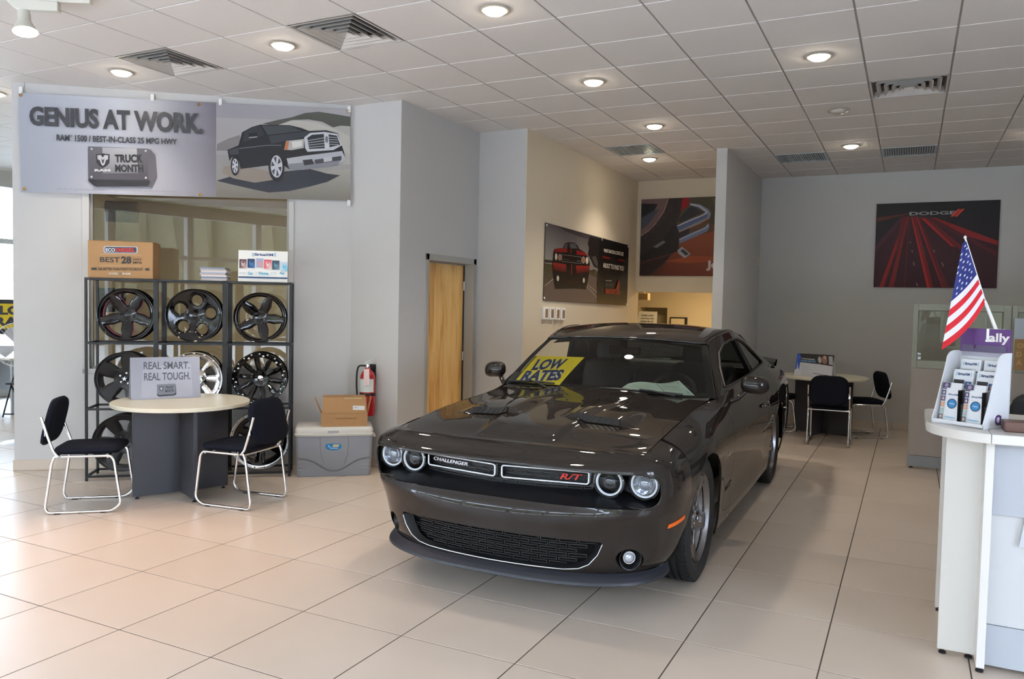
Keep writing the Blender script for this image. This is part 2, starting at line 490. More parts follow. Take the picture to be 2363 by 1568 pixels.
# back room seen through the opening
w = MB()
w.box(-2.6, -.79, 11, 11.1, 0, 2.6); w.box(-.24, 1.9, 11, 11.1, 0, 2.6); w.box(-.79, -.24, 11, 11.1, 1.64, 2.6); w.box(-2.6, 2.0, 12.6, 12.7, 0, 2.6); w.box(-.79, -.24, 11.4, 11.45, 0, 2.6); w.box(-.95, -.79, 11.1, 12.6, 0, 2.6); w.box(-.24, -.1, 11.1, 12.6, 0, 2.6)
w.box(-.79, -.45, 11.1, 12.6, 0, .02); w.box(-2.7, -2.6, 7.75, 12.7, 0, 2.6); w.box(1.9, 2.0, 8.1, 12.7, 0, 2.6); w.box(-2.7, 2.0, 7.75, 12.7, 2.3, 2.42)
structure(w.build('wall_inner', m_beige), 'warm beige walls of the lit back room', 'wall')
# office behind the angled wall
w = MB()
w.box(.0, AL + .1, 3.2, 3.3, 0, 2.9, 0, TA); w.box(.02, .12, .15, 3.3, 0, 2.9, 0, TA); w.box(AL, AL + .1, .15, 3.3, 0, 2.9, 0, TA); w.box(.02, AL + .1, .15, 3.3, 2.9, 3.0, 0, TA)
structure(w.build('wall_office', mat('office_paint', hx(196, 188, 170), .6)), 'beige office walls behind the angled window', 'wall')

# office window: casing and pane
win = tag(MB().box(WS0, WS1, 0, .01, WZ0, WZ0 + .001, 0, TA).build('window_1', m_trim), 'tall interior office window behind the wheel racks', 'window', kind='structure')
for nm, a in (('casing', (WS0 - .062, WS0, -.012, .0, WZ0 - .045, 2.62)), ('casing', (WS1, WS1 + .05, -.012, 0, WZ0 - .045, 2.62)), ('casing', (WS0 - .062, WS1 + .05, -.012, 0, WZ0 - .045, WZ0))):
    MB().box(*a, 0, TA).build(nm, m_wall, win, bevel=.003)
MB().box(WS0, WS1, .05, .058, WZ0, WZ1, 0, TA).build('pane', glassmat('office_glass', (0.86, 0.84, 0.79), 1.25), win)
for a in ((WS0, WS0 + .02, .03, .08, WZ0, WZ1), (WS1 - .02, WS1, .03, .08, WZ0, WZ1), (WS0, WS1, .03, .08, WZ0, WZ0 + .02)):
    MB().box(*a, 0, TA).build('bead', m_trim, win)

# door in the side wall
door = structure(thing('door_1', (-.41, 3.0, 0)), 'amber veneered wooden door in a grey steel frame', 'door')
fr = MB()
for a in ((-.12, .012, -.489, -.438, 0, 2.16), (-.12, .012, .494, .555, 0, 2.16), (-.12, .012, -.489, .555, 2.093, 2.16)):
    fr.box(*a)
for a in ((-.119, -.10, -.442, -.428, 0, 2.1), (-.119, -.10, .48, .497, 0, 2.1), (-.119, -.10, -.442, .497, 2.08, 2.1)):
    fr.box(*a)
fr.build('door_frame', m_trim, door, bevel=.003)
def woodmat():
    m = mat('maple_veneer', hx(196, 140, 72), 0.32, coat=0.25, coat_rough=0.15)
    nt = m.node_tree; b = nt.nodes['Principled BSDF']; tc = nt.nodes.new('ShaderNodeTexCoord')
    mp = nt.nodes.new('ShaderNodeMapping'); mp.inputs['Scale'].default_value = (1, 5.5, 0.7); nt.links.new(tc.outputs['Object'], mp.inputs['Vector'])
    n = nt.nodes.new('ShaderNodeTexNoise'); n.inputs['Scale'].default_value = 2.0; n.inputs['Detail'].default_value = 8; n.inputs['Distortion'].default_value = 0.8
    nt.links.new(mp.outputs[0], n.inputs['Vector'])
    cr = nt.nodes.new('ShaderNodeValToRGB'); e = cr.color_ramp.elements
    e[0].position = .3; e[0].color = (*hx(206, 140, 64), 1); e[1].position = .62; e[1].color = (*hx(250, 204, 128), 1)
    k = e.new(.45); k.color = (*hx(242, 188, 106), 1)
    nt.links.new(n.outputs['Fac'], cr.inputs[0]); nt.links.new(cr.outputs[0], b.inputs['Base Color'])
    return m
m_wood = woodmat()
MB().box(-.16, -.115, -.43, .475, .012, 2.083).build('door_leaf', m_wood, door, bevel=.002)
MB().box(-.1149, -.1, .476, .4805, .012, 2.085).build('door_seal', m_black, door)
hb = MB()
for z in (.25, 1.05, 1.85): hb.cyl((-.105, .478, z - .05), (-.105, .478, z + .05), .007)
hb.build('hinges', m_chrome, door)
kb = MB().lathe([(.0, 0), (.028, 0), (.028, .006), (.012, .01), (.012, .04), (.026, .05), (.028, .062), (.02, .074), (0, .076)], 20, 0, frame((-.115, -.37, 1.0), (0, 1, 0), (0, 0, 1)))
kb.build('door_knob', m_chrome, door, smooth=40)

# baseboards of cut floor tile
def baseboard(name, p0, p1, nrm, label, h=.1):
    p0 = Vector(p0); p1 = Vector(p1); u = (p1 - p0); L = u.length; u.normalize(); T = frame(p0, u, -Vector(nrm))
    root = structure(thing(name, p0), label, 'baseboard'); root.matrix_world = T
    k = 0.0
    while k < L - .01:
        e = min(k + FT, L)
        MB().box(k + .002, e - .002, -.012, 0, 0.001, h).build('tile', m_tile, root, bevel=.002, seg=1); k = e
    return root
baseboard('baseboard_left', A0 + AU * -.012, A1, AN, 'beige tile skirting along the angled wall')
baseboard('baseboard_corner', (-.99, 2.04, 0), (-.41, 2.04, 0), (0, -1, 0), 'beige tile skirting on the short wall behind the cooler')
baseboard('baseboard_side', (-.41, 2.04, 0), (-.41, 2.5, 0), (1, 0, 0), 'beige tile skirting beside the wooden door')
baseboard('baseboard_fin', (1.998, 5.44, 0), (1.998, 7.95, 0), (1, 0, 0), 'beige tile skirting on the fin wall')
baseboard('baseboard_back', (2.0, 7.95, 0), (9.4, 7.95, 0), (0, -1, 0), 'beige tile skirting along the rear wall')

# ---- glazed shop fronts (behind the camera, left and right), seen only by their light and in reflections
m_mull = mat('white_aluminium', hx(222, 224, 226), 0.35, metal=0.2)
def shopfront(name, p0, p1, nrm, label, zb=.12, zt=3.35, step=1.6, post=.14, panes=False):
    p0 = Vector(p0); p1 = Vector(p1); u = p1 - p0; L = u.length; u.normalize(); T = frame(p0, u, -Vector(nrm))
    r = structure(thing(name), label, 'window'); r.matrix_world = T
    n = round(L / step); st = L / n
    MB().box(0, L, 0, .15, 0, zb).build('sill', m_wall, r); MB().box(0, L, 0, .15, zt, TOP).build('header', m_wall, r)
    for k in range(n + 1):
        MB().box(k * st - post / 2, k * st + post / 2, -.02, .14, zb, zt).build('mullion', m_mull, r)
    MB().box(0, L, .02, .1, 2.45, 2.53).build('transom', m_mull, r)
    for k in range(n if panes else 0):
        MB().box(k * st + post / 2, (k + 1) * st - post / 2, .055, .062, zb, zt).build('pane', m_glass, r)
    return r
structure(MB().box(7.4, 9.6, -7.85, -7.7, 0, TOP).build('wall_front', m_wall), 'plain wall beside the shop front behind the camera', 'wall')
shopfront('window_2', (7.4, -7.7, 0), (-9, -7.7, 0), (0, 1, 0), 'glazed shop front behind the camera')
structure(MB().box(-9.05, -8.9, -7.7, 1.4, 0, TOP).build('wall_far_left', m_wall), 'plain wall at the far left beyond the frame', 'wall')
shopfront('window_3', (-8.9, 1.4, 0), (-8.9, 7.9, 0), (1, 0, 0), 'glazed shop front far left', panes=True)
shopfront('window_4', (9.45, -2.4, 0), (9.45, -4.8, 0), (-1, 0, 0), 'glazed shop front on the right behind the counter')
structure(MB().box(-9, .1, 7.8, 7.95, 0, TOP).build('wall_rear_left', m_wall), 'plain rear wall behind the office block', 'wall')
m_pave = mat('concrete_paving', hx(184, 186, 188), 0.8, noise=.06, nscale=4)
structure(MB().box(-60, 60, -60, 60, -.4, -.125).build('ground_outside', m_pave), 'grey paved forecourt outside the glazing', 'ground')
m_hedge = mat('hedge_leaf', hx(80, 82, 64), 0.8, noise=.35, nscale=9)
hg = MB()
for k in range(60):
    x = -24 + k * .85 + random.uniform(-.2, .2); z = random.uniform(6.0, 8.2)
    hg.lathe([(0, 0), (1.0, .3), (1.3, z * .45), (.9, z * .85), (0, z)], 9, 0, Matrix.Translation((x, -22 + random.uniform(-.6, .6), -.12)))
tag(hg.build('hedge', m_hedge, smooth=60), 'green hedge across the street outside', 'hedge', kind='stuff')
# ================================================================== ceiling fixtures
def cell(i, j, z=H):
    return ((i + .5) * CT, (j + .5) * CT, z)
m_ring = mat('downlight_trim', hx(205, 196, 178), 0.3, metal=0.3)
m_lamp = emission('downlight_lens_warm', (1.0, .88, .68), 20)
m_lampoff = mat('downlight_lens_unlit', hx(190, 184, 172), 0.2)
def downlight(name, i, j, label, on=True, power=20):
    t = thing(name, cell(i, j), 0, label, 'ceiling light', 'recessed downlights')
    MB().lathe([(.098, -.002), (.104, -.006), (.1, -.011), (.082, -.012), (.078, -.004), (.078, .0)], 32).build('trim_ring', m_ring, t, smooth=50)
    MB().lathe([(.078, -.004), (.074, -.018), (.055, -.031), (.028, -.038), (0, -.04)], 28).build('lens', m_lamp if on else m_lampoff, t, smooth=60)
    if on:
        l = bpy.data.lights.new('downlight_beam', 'SPOT'); l.energy = power; l.color = (1.0, .88, .74); l.spot_size = math.radians(115); l.spot_blend = .8; l.shadow_soft_size = .07
        o = bpy.data.objects.new('downlight_beam', l); COL.objects.link(o); o.parent = t; o.location = (0, 0, -.06)
    return t
for i, j, lb in [(-4, 0, 'lit downlight above the truck banner lettering'), (-1, 0, 'lit downlight between the two left ceiling diffusers'),
                 (2, 0, 'lit downlight cut by the top edge of the picture'), (2, 3, 'lit downlight over the hood of the car, nearest the corner wall'),
                 (5, 3, 'large lit downlight at upper right, before the square diffuser'), (2, 6, 'lit downlight just before the alcove'),
                 (1, 9, 'lit downlight deep inside the beige alcove'), (5, 9, 'lit downlight nearest the rear grey wall'),
                 (-7, 0, 'lit downlight at the left edge of the picture'), (8, 9, 'lit downlight at the right edge of the picture')]:
    downlight('downlight', i, j, lb, True, {(2, 6): 42, (1, 9): 34, (5, 9): 9, (5, 3): 13, (8, 9): 8, (2, 3): 24}.get((i, j), 20))
downlight('downlight', 5, 6, 'unlit downlight between the lit ones on the right', False)
m_diff = mat('diffuser_enamel', hx(206, 200, 192), 0.45)
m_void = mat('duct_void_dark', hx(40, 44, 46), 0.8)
m_duct = mat('duct_sheet_metal', hx(104, 112, 116), 0.5, metal=.4)
def sq_ring(b, r0, z0, r1, z1):
    b.add([(-r0, -r0, z0), (r0, -r0, z0), (r0, r0, z0), (-r0, r0, z0), (-r1, -r1, z1), (r1, -r1, z1), (r1, r1, z1), (-r1, r1, z1)],
          [(i, (i + 1) % 4, 4 + (i + 1) % 4, 4 + i) for i in range(4)])
def diffuser(i, j, label):
    t = thing('ceiling_vent', cell(i, j), 0, label, 'ceiling vent', 'square ceiling diffusers')
    b = MB(); sq_ring(b, .303, -.002, .285, -.002); sq_ring(b, .285, -.002, .275, .06)
    b.build('housing', m_diff, t)
    MB().box(-.278, .278, -.278, .278, .06, .064).build('duct_plate', m_duct, t)
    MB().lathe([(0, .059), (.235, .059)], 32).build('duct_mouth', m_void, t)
    for k, r in enumerate((.25, .19, .13, .075)):
        c = MB(); z = -.006
        sq_ring(c, r, z, r - .03, z + .034); sq_ring(c, r - .034, z + .034, r - .004, z); sq_ring(c, r - .004, z, r, z)
        c.build('louvre', m_diff, t)
    MB().add([(-.045, -.045, -.006), (.045, -.045, -.006), (.045, .045, -.006), (-.045, .045, -.006), (-.012, -.012, .028), (.012, -.012, .028), (.012, .012, .028), (-.012, .012, .028)], [(7, 6, 5, 4)] + [(i, (i + 1) % 4, 4 + (i + 1) % 4, 4 + i) for i in range(4)]).build('centre_cone', m_diff, t)
    return t
for (i, j), lb in zip(VENTS, ('square louvred ceiling vent above the truck banner', 'largest square louvred ceiling vent, at the top of the picture', 'square louvred ceiling vent on the right, over the aisle')):
    diffuser(i, j, lb)
m_egg = mat('return_grille_alu', hx(188, 198, 206), 0.4, metal=.2)
for (i, j), lb in zip(GRILLES, ('flat grey return air grille in the alcove ceiling', 'flat grey return air grille right of the fin wall', 'ribbed grey return air grille near the rear wall, below the diffuser')):
    t = thing('return_grille', cell(i, j), 0, lb, 'ceiling vent', 'return air grilles')
    MB().ring([(-.298, -.298), (.298, -.298), (.298, .298), (-.298, .298)], [(-.28, -.28), (.28, -.28), (.28, .28), (-.28, .28)], -.003, .01).build('grille_frame', m_egg, t)
    s_ = MB()
    for k in range(22): s_.box(-.28 + k * .0262 - .004, -.28 + k * .0262 + .012, -.28, .28, 0, .012)
    tag(s_.build('slats', m_egg, t), kind='stuff')
    MB().box(-.28, .28, -.28, .28, .012, .014).build('backing', m_duct, t)

# track spotlight, upper left
t = thing('track_spotlight', (-.99, -1.04, H), math.radians(31), 'white track head with warm glowing lamp at the upper left corner', 'track light')
m_trk = mat('track_enamel', hx(214, 210, 196), 0.4)
MB().box(-1.6, .22, -.02, .02, -.045, 0).build('track_rail', m_trk, t, bevel=.003)
MB().prism([(-.32, -.03), (.02, -.045), (.02, -.105), (-.22, -.105), (-.26, -.09)], -.025, .025, 0, frame((0, 0, 0), (1, 0, 0), (0, 0, 1))).build('adapter', m_trk, t, bevel=.004)
LT = Matrix.Translation((-.2, 0, -.13)) @ (rotz(math.radians(-31)) @ Vector((.75, -.25, -3.3)).normalized()).to_track_quat('-Z', 'Y').to_matrix().to_4x4()
MB().cyl((-.2, 0, -.1), (-.2, 0, -.14), .014).build('stem', m_trk, t)
MB().lathe([(0, .02), (.035, .02), (.038, 0), (.038, -.045), (.05, -.07), (.072, -.115), (.074, -.12), (.069, -.118), (.05, -.09)], 28, 0, LT).build('lamp_housing', m_trk, t, smooth=50)
MB().lathe([(.07, -.116), (.05, -.123), (.02, -.127), (0, -.128)], 24, 0, LT).build('bulb', emission('track_bulb_warm', (1, .62, .33), 40), t, smooth=60)
l = bpy.data.lights.new('track_beam', 'SPOT'); l.energy = 75; l.color = (1, .56, .30); l.spot_size = math.radians(68); l.spot_blend = .9; l.shadow_soft_size = .06
o = bpy.data.objects.new('track_beam', l); COL.objects.link(o); o.parent = t; o.matrix_local = LT @ Matrix.Translation((0, 0, -.14))
# lamp of the back room
t = thing('panel_lamp', (.9, 9.4, 2.295), 0, 'warm ceiling lamp of the back room', 'ceiling light')
MB().box(-.55, .55, -.3, .3, -.03, 0).build('lamp_tray', m_white, t)
MB().box(-.5, .5, -.26, .26, -.036, -.031).build('lens', emission('back_room_lens', (1, .75, .38), 9), t)
# added lamp, kept out of view, to brighten the office
t = thing('office_fill_lamp', tuple(onA(2.75, -.75, 2.895)), math.radians(38), 'added unseen lamp brightening the office behind the window', 'ceiling light')
MB().box(-.3, .3, -.3, .3, -.03, 0).build('lamp_tray', m_white, t)
MB().box(-.27, .27, -.27, .27, -.036, -.031).build('lens', emission('office_fill_lens', (1, .95, .84), 17), t)
# ================================================================== left side: racks, wheels, table, chairs, cooler
m_rack = mat('rack_black_steel', hx(26, 26, 28), 0.45, metal=.3)
m_gloss = mat('wheel_gloss_black', hx(13, 13, 15), 0.09, spec=.5)
m_satin = mat('wheel_satin_black', hx(30, 30, 32), 0.38)
m_mach = mat('wheel_machined_alu', hx(206, 208, 212), 0.22, metal=.9)
m_pink = mat('pink_camo_film', hx(224, 70, 140), 0.3, noise=.7, nscale=38)
m_cammo = mat('woodland_camo_film', hx(120, 108, 84), 0.3, noise=.7, nscale=40)
# ---- racks
RW = .588; RS0 = .768; ROFF = .544; RD = .345; RTOP = 1.815
rack_root = None
RT = frame(onA(0, ROFF), AU, -AN)          # rack frame: x along wall, y towards the wall
def make_rack():
    t = thing('display_rack', (0, 0, 0))
    p = .02
    for x in (0, RW - p):
        for y in (0, RD - p):
            MB().box(x, x + p, y, y + p, 0, RTOP).build('post', m_rack, t)
    for z in (.03, .635, 1.225, RTOP - .02):
        MB().box(0, RW, 0, p, z, z + .018).build('front_rail', m_rack, t); MB().box(0, RW, RD - p, RD, z, z + .018).build('rear_rail', m_rack, t)
        for x in (0, RW - p): MB().box(x, x + p, 0, RD, z, z + .018).build('side_rail', m_rack, t)
    for k in range(5):
        MB().cyl((RW * (k + 1) / 6, .01, RTOP - .008), (RW * (k + 1) / 6, RD - .01, RTOP - .008), .004, seg=6).build('wire', m_rack, t)
    return t
rk = make_rack()
for k, lb in enumerate(('black steel display rack at left, under the brown carton', 'black steel display rack in the middle, behind the table sign', 'black steel display rack at right, nearest the grey cooler')):
    o = rk if k == 0 else copy_tree(rk)
    o.matrix_world = RT @ Matrix.Translation((RS0 + k * RW, 0, 0)); tag(o, lb, 'rack', 'black wheel display racks')

# ---- wheels
from mathutils.geometry import delaunay_2d_cdt
def _inside(p, poly):
    x, y = p; c = False; n = len(poly); k = n - 1
    for q in range(n):
        (x0, y0), (x1, y1) = poly[q], poly[k]
        if (y0 > y) != (y1 > y) and x < (x1 - x0) * (y - y0) / (y1 - y0) + x0: c = not c
        k = q
    return c
def _edge_dist(p, poly):
    best = 9.0; n = len(poly); px_, py_ = p
    for q in range(n):
        (x0, y0), (x1, y1) = poly[q - 1], poly[q]; dx, dy = x1 - x0, y1 - y0; L2 = dx * dx + dy * dy or 1e-12
        t = min(1, max(0, ((px_ - x0) * dx + (py_ - y0) * dy) / L2)); best = min(best, math.hypot(px_ - x0 - t * dx, py_ - y0 - t * dy))
    return best
def plate(b, outer, holes, z0, z1, m=0, T=None, dish=None, mside=None, crown=.012, cr=.022, rings=9):
    """a pierced disc: outer outline, holes, dished by radius and rounded off towards the holes"""
    loops = [outer] + holes; pts = []; ed = []
    for l in loops:
        k = len(pts); pts += l; ed += [(k + i, k + (i + 1) % len(l)) for i in range(len(l))]
    nb = len(pts); R = max(math.hypot(*p) for p in outer)
    for r in range(1, rings):
        rr = R * r / rings; n = max(8, int(44 * r / rings) + 6)
        for i in range(n):
            p = (rr * math.cos(2 * PI * (i + .5 * (r % 2)) / n), rr * math.sin(2 * PI * (i + .5 * (r % 2)) / n))
            if any(_inside(p, h) or _edge_dist(p, h) < .004 for h in holes): continue
            pts.append(p)
    pts.append((0.0, 0.0))
    for h in holes:                                   # a loop just outside each window, for the rounding
        cx_ = sum(p[0] for p in h) / len(h); cy_ = sum(p[1] for p in h) / len(h)
        for p in h:
            d = math.hypot(p[0] - cx_, p[1] - cy_) or 1; q = (p[0] + (p[0] - cx_) / d * .008, p[1] + (p[1] - cy_) / d * .008)
            if math.hypot(*q) < R - .003 and not any(_inside(q, g) for g in holes): pts.append(q)
    vs2, _, fs2, *_r = delaunay_2d_cdt([Vector(p) for p in pts], ed, [], 0, 1e-6)
    V = [(v.x, v.y) for v in vs2]
    def zz(p):
        d = min([_edge_dist(p, h) for h in holes] + [9]); k = max(0, 1 - d / cr)
        return z1 + (dish(math.hypot(*p)) if dish else 0) - crown * k * k
    Z = [zz(p) for p in V]; F = []
    for f in fs2:
        c = (sum(V[i][0] for i in f) / len(f), sum(V[i][1] for i in f) / len(f))
        if not _inside(c, outer) or any(_inside(c, h) for h in holes): continue
        a = sum(V[f[i]][0] * V[f[(i + 1) % len(f)]][1] - V[f[(i + 1) % len(f)]][0] * V[f[i]][1] for i in range(len(f)))
        F.append(tuple(f) if a > 0 else tuple(f)[::-1])
    b.add([(x, y, z) for (x, y), z in zip(V, Z)], F, m, T); b.add([(x, y, z - (z1 - z0)) for (x, y), z in zip(V, Z)], [f[::-1] for f in F], m, T)
    for li, l in enumerate(loops):
        n = len(l); zl = [zz(p) for p in l]
        a2 = sum(l[i][0] * l[(i + 1) % n][1] - l[(i + 1) % n][0] * l[i][1] for i in range(n)); ccw = (a2 > 0) == (li == 0)
        q = [(i, n + i, n + (i + 1) % n, (i + 1) % n) for i in range(n)]
        b.add([(p[0], p[1], z) for p, z in zip(l, zl)] + [(p[0], p[1], z - (z1 - z0)) for p, z in zip(l, zl)], q if ccw else [f[::-1] for f in q], mside if mside is not None else m, T)
def circ(r, n=48, c=(0, 0), a0=0.0):
    return [(c[0] + r * math.cos(a0 + 2 * PI * i / n), c[1] + r * math.sin(a0 + 2 * PI * i / n)) for i in range(n)]
def polar(pts, a):
    return [(r * math.cos(a + math.radians(d)), r * math.sin(a + math.radians(d))) for r, d in pts]
def window(r0, r1, d0, d1, n=5, rr=.0):
    """window between radii r0 and r1, half-angles d0 (inner) and d1 (outer), as polar points"""
    return [(r0, -d0)] + [(r0 + (r1 - r0) * .5, -(d0 + d1) / 2)] + [(r1, -d1 + 2 * d1 * i / n) for i in range(n + 1)] + [(r0 + (r1 - r0) * .5, (d0 + d1) / 2)] + [(r0, d0)]
def wheel(s, z, label, R=.245, n=5, phase=90, win=None, holes=None, face=None, lip=None, film=None, cap=None, lugs=5, rivets=0, off=.40, dish=1.0, lugm=None, rivm=None, tilt=0.0, w=.2, lugr=.055):
    T = frame(onA(s, off, z), AU, (0, 0, 1)) @ Matrix.Rotation(tilt, 4, 'X')
    t = thing_m('alloy_wheel', T, label, 'wheel', 'alloy wheels on the racks')
    face = face or m_gloss; lip = lip or face; f = R / .245
    prof = [(R * .93, -.01), (R * .96, .0), (R, .004), (R * 1.0, -.012), (R * .93, -.02), (R * .93, -w * .5), (R * .86, -w * .62), (R * .93, -w * .9), (R, -w + .004), (R * .99, -w), (R * .9, -w + .002), (R * .82, -w * .62), (R * .86, -.03), (R * .9, -.012), (R * .93, -.01)]
    MB().lathe(prof, 48).build('rim', lip, t, smooth=40)
    dz = lambda r: -.012 - dish * (R * .9 - r) * .35
    hs = holes if holes else [polar(win, math.radians(phase + 360 / n * k)) for k in range(n)]
    b = MB(); plate(b, circ(R * .905), [[(x, y) for x, y in h] for h in hs], -.045, 0, 0, None, dz, 1)
    b.build('spoke_face', [face, film or face], t, smooth=30)
    if film: MB().lathe([(R * .89, -.03), (R * .87, -.075)], 48).build('window_film', film, t, smooth=60)
    zc = dz(0)
    MB().lathe([(.0, zc + .012), (.022, zc + .012), (.031, zc + .006), (.034, zc - .006), (.04, zc - .01)], 24).build('centre_cap', cap or face, t, smooth=40)
    if lugs:
        lb = MB()
        for k in range(lugs):
            a = math.radians(phase + 36 + 360 / lugs * k); x, y = lugr * math.cos(a), lugr * math.sin(a); zz = dz(lugr)
            lb.lathe([(.011, zz - .004), (.011, zz + .004), (.006, zz + .007), (0, zz + .007)], 10, 0, Matrix.Translation((x, y, 0)))
        tag(lb.build('lug_seats', lugm or face, t, smooth=40), kind='stuff')
    if rivets:
        rb = MB()
        for k in range(rivets):
            a = 2 * PI * k / rivets; x, y = R * .945 * math.cos(a), R * .945 * math.sin(a)
            rb.lathe([(.009, -.006), (.008, .003), (0, .006)], 8, 0, Matrix.Translation((x, y, 0)))
        tag(rb.build('rim_bolts', rivm or m_mach, t, smooth=40), kind='stuff')
    return t
T1, T2, T3 = 1.243, .653, .048
R1 = .243
wheel(1.068, T1 + R1, 'gloss black five spoke wheel with pink camouflage in its windows', R1, 5, 90, window(.085, .2, 5, 25), film=m_pink, lugs=5)
wheel(1.652, T1 + .247, 'gloss black wheel with five large round holes', .247, 5, 85, None, [circ(.05, 20, (.142 * math.cos(math.radians(82 + 72 * k)), .142 * math.sin(math.radians(82 + 72 * k)))) for k in range(5)], lugs=5, lugm=m_satin)
wheel(2.236, T1 + .237, 'gloss black five spoke wheel with wide triangular windows, top right', .237, 5, 30, window(.078, .2, 4, 27), film=m_cammo, lugs=5, lugm=m_satin)
wheel(1.05, T2 + .247, 'satin black wheel with broad flat spokes and a star cap, behind the sign', .247, 5, 115, window(.1, .205, 7, 17), face=m_satin, lip=m_satin, cap=m_gloss, rivets=0, lugs=5, lugm=m_mach, lugr=.05)
wheel(1.655, T2 + .25, 'bright chrome wheel half hidden by the grey table sign', .25, 8, 22, window(.1, .19, 10, 12), face=m_chrome, lip=m_chrome, film=m_satin, lugs=8, lugm=m_chrome, rivets=16, rivm=m_chrome)
wheel(2.236, T2 + .25, 'gloss black wheel with many thin twin spokes and a chrome centre', .25, 10, 9, window(.085, .2, 4.5, 11.5), cap=m_chrome, lugs=10, lugr=.215, lugm=m_mach, rivets=20)
wheel(1.04, T3 + .262, 'satin black six spoke wheel on the floor tier, left of the table base', .262, 6, 30, window(.105, .21, 9, 15), face=m_satin, lip=m_satin, lugs=6)
wheel(2.242, T3 + .272, 'black wheel with a wide polished riveted rim, behind the right chair', .272, 6, 0, window(.1, .2, 9, 18), face=m_gloss, lip=m_mach, cap=m_chrome, lugs=6, lugm=m_mach, rivets=18, rivm=m_mach)
# star on the satin wheel's cap
st = [t for t in bpy.data.objects if t.get('label', '').endswith('behind the sign')][0]
MB().prism([((.024 if k % 2 == 0 else .01) * math.cos(PI / 2 + k * PI / 5), (.024 if k % 2 == 0 else .01) * math.sin(PI / 2 + k * PI / 5)) for k in range(10)], -.036, -.030).build('star_emblem', m_mach, st)

# ---- things on top of the racks
m_card = mat('brown_cardboard', hx(178, 136, 92), 0.75, noise=.06, nscale=25)
m_print = printmat('printed_paper'); m_vinyl = printmat('printed_vinyl', .42, .35); m_canvas = printmat('printed_canvas', .55, .3)
INK = hx(38, 34, 32)
t = thing_m('carton', RT @ Matrix.Translation((.788, .03, RTOP)), 'brown printed fuel economy carton on top of the left rack', 'box')
MB().box(0, .538, 0, .29, 0, .328).build('carton_body', m_card, t, bevel=.004)
MB().box(0, .538, 0, .143, .3285, .331).box(0, .538, .147, .29, .3285, .331).build('top_flaps', m_card, t)
p = Print(.538, .328, [(204, 557), (357, 560), (355, 641), (205, 639)])
def rbox(cx_, cy_, w_, h_, r_, n=5):
    pts = []
    for sx, sy, a0 in ((1, 1, 0), (-1, 1, 90), (-1, -1, 180), (1, -1, 270)):
        for k in range(n + 1):
            a = math.radians(a0 + 90 * k / n); pts.append((cx_ + sx * (w_ / 2 - r_) + r_ * math.cos(a), cy_ + sy * (h_ / 2 - r_) + r_ * math.sin(a)))
    return pts
p.poly(rbox(281, 577.5, 80, 16, 5), hx(190, 190, 196)); p.poly(rbox(281, 577.5, 74, 12, 3), hx(40, 46, 60))
p.text('ECO', [(246, 574), (268, 574), (268, 582), (246, 582)], hx(225, 228, 232), .03); p.text('DIESEL', [(269, 574), (315, 573), (315, 582), (269, 582)], hx(215, 52, 40), .03)
p.text('BEST', [(233, 594), (279, 594), (279, 606), (233, 605)], INK, .02); p.text('28', [(282, 592), (306, 592), (306, 608), (282, 608)], INK, .04)
p.text('HWY', [(310, 596), (330, 596), (330, 601), (310, 601)], INK, .02); p.text('MPG', [(310, 603), (330, 603), (330, 608), (310, 608)], INK, .02)
p.text("20% BETTER THAN FORD'S ECOBOOST", [(229, 617), (333, 617), (333, 623), (229, 623)], INK, .02)
for a in ((212, 227), (336, 349)): p.poly([(a[0], 618), (a[1], 617), (a[1] - 3, 620), (a[1], 623), (a[0], 622), (a[0] + 3, 620)], INK)
p.text('RAM', [(285, 628), (303, 628), (303, 632), (285, 632)], hx(226, 220, 208), .03); p.text('ECODIESEL', [(254, 628), (275, 628), (275, 632), (254, 632)], hx(226, 220, 208), .02); p.disc((280, 630), 2.5, 2.5, hx(120, 124, 130))
for y in (588.5, 612.5): p.stroke([(233, y), (328, y)], .5, hx(226, 200, 164))
o = p.build('carton_print', t, m_print); o.matrix_local = frame((0, -.0006, 0), (1, 0, 0), (0, 0, 1))
# magazines
cols = [hx(214, 208, 206), hx(190, 178, 176), hx(120, 130, 148), hx(226, 222, 220), hx(196, 168, 160), hx(160, 170, 184)]
z = 0.0
for k in range(9):
    th = random.choice((.011, .013, .015))
    t = MB().box(-.11, .11, -.14, .14, 0, th).build('magazine', mat('magazine_cover_%d' % (k % 6), cols[k % 6], .35))
    t.matrix_world = RT @ Matrix.Translation((1.838 + random.uniform(-.008, .008), .17, RTOP + z)) @ rotz(random.uniform(-.06, .06))
    tag(t, ('bottom magazine', 'second magazine from the bottom', 'third magazine from the bottom', 'fourth magazine from the bottom', 'middle magazine', 'fourth magazine from the top', 'third magazine from the top', 'second magazine from the top', 'top magazine')[k] + ' of the stack on the middle rack', 'magazine', 'magazines stacked on the middle rack')
    z += th + .0004
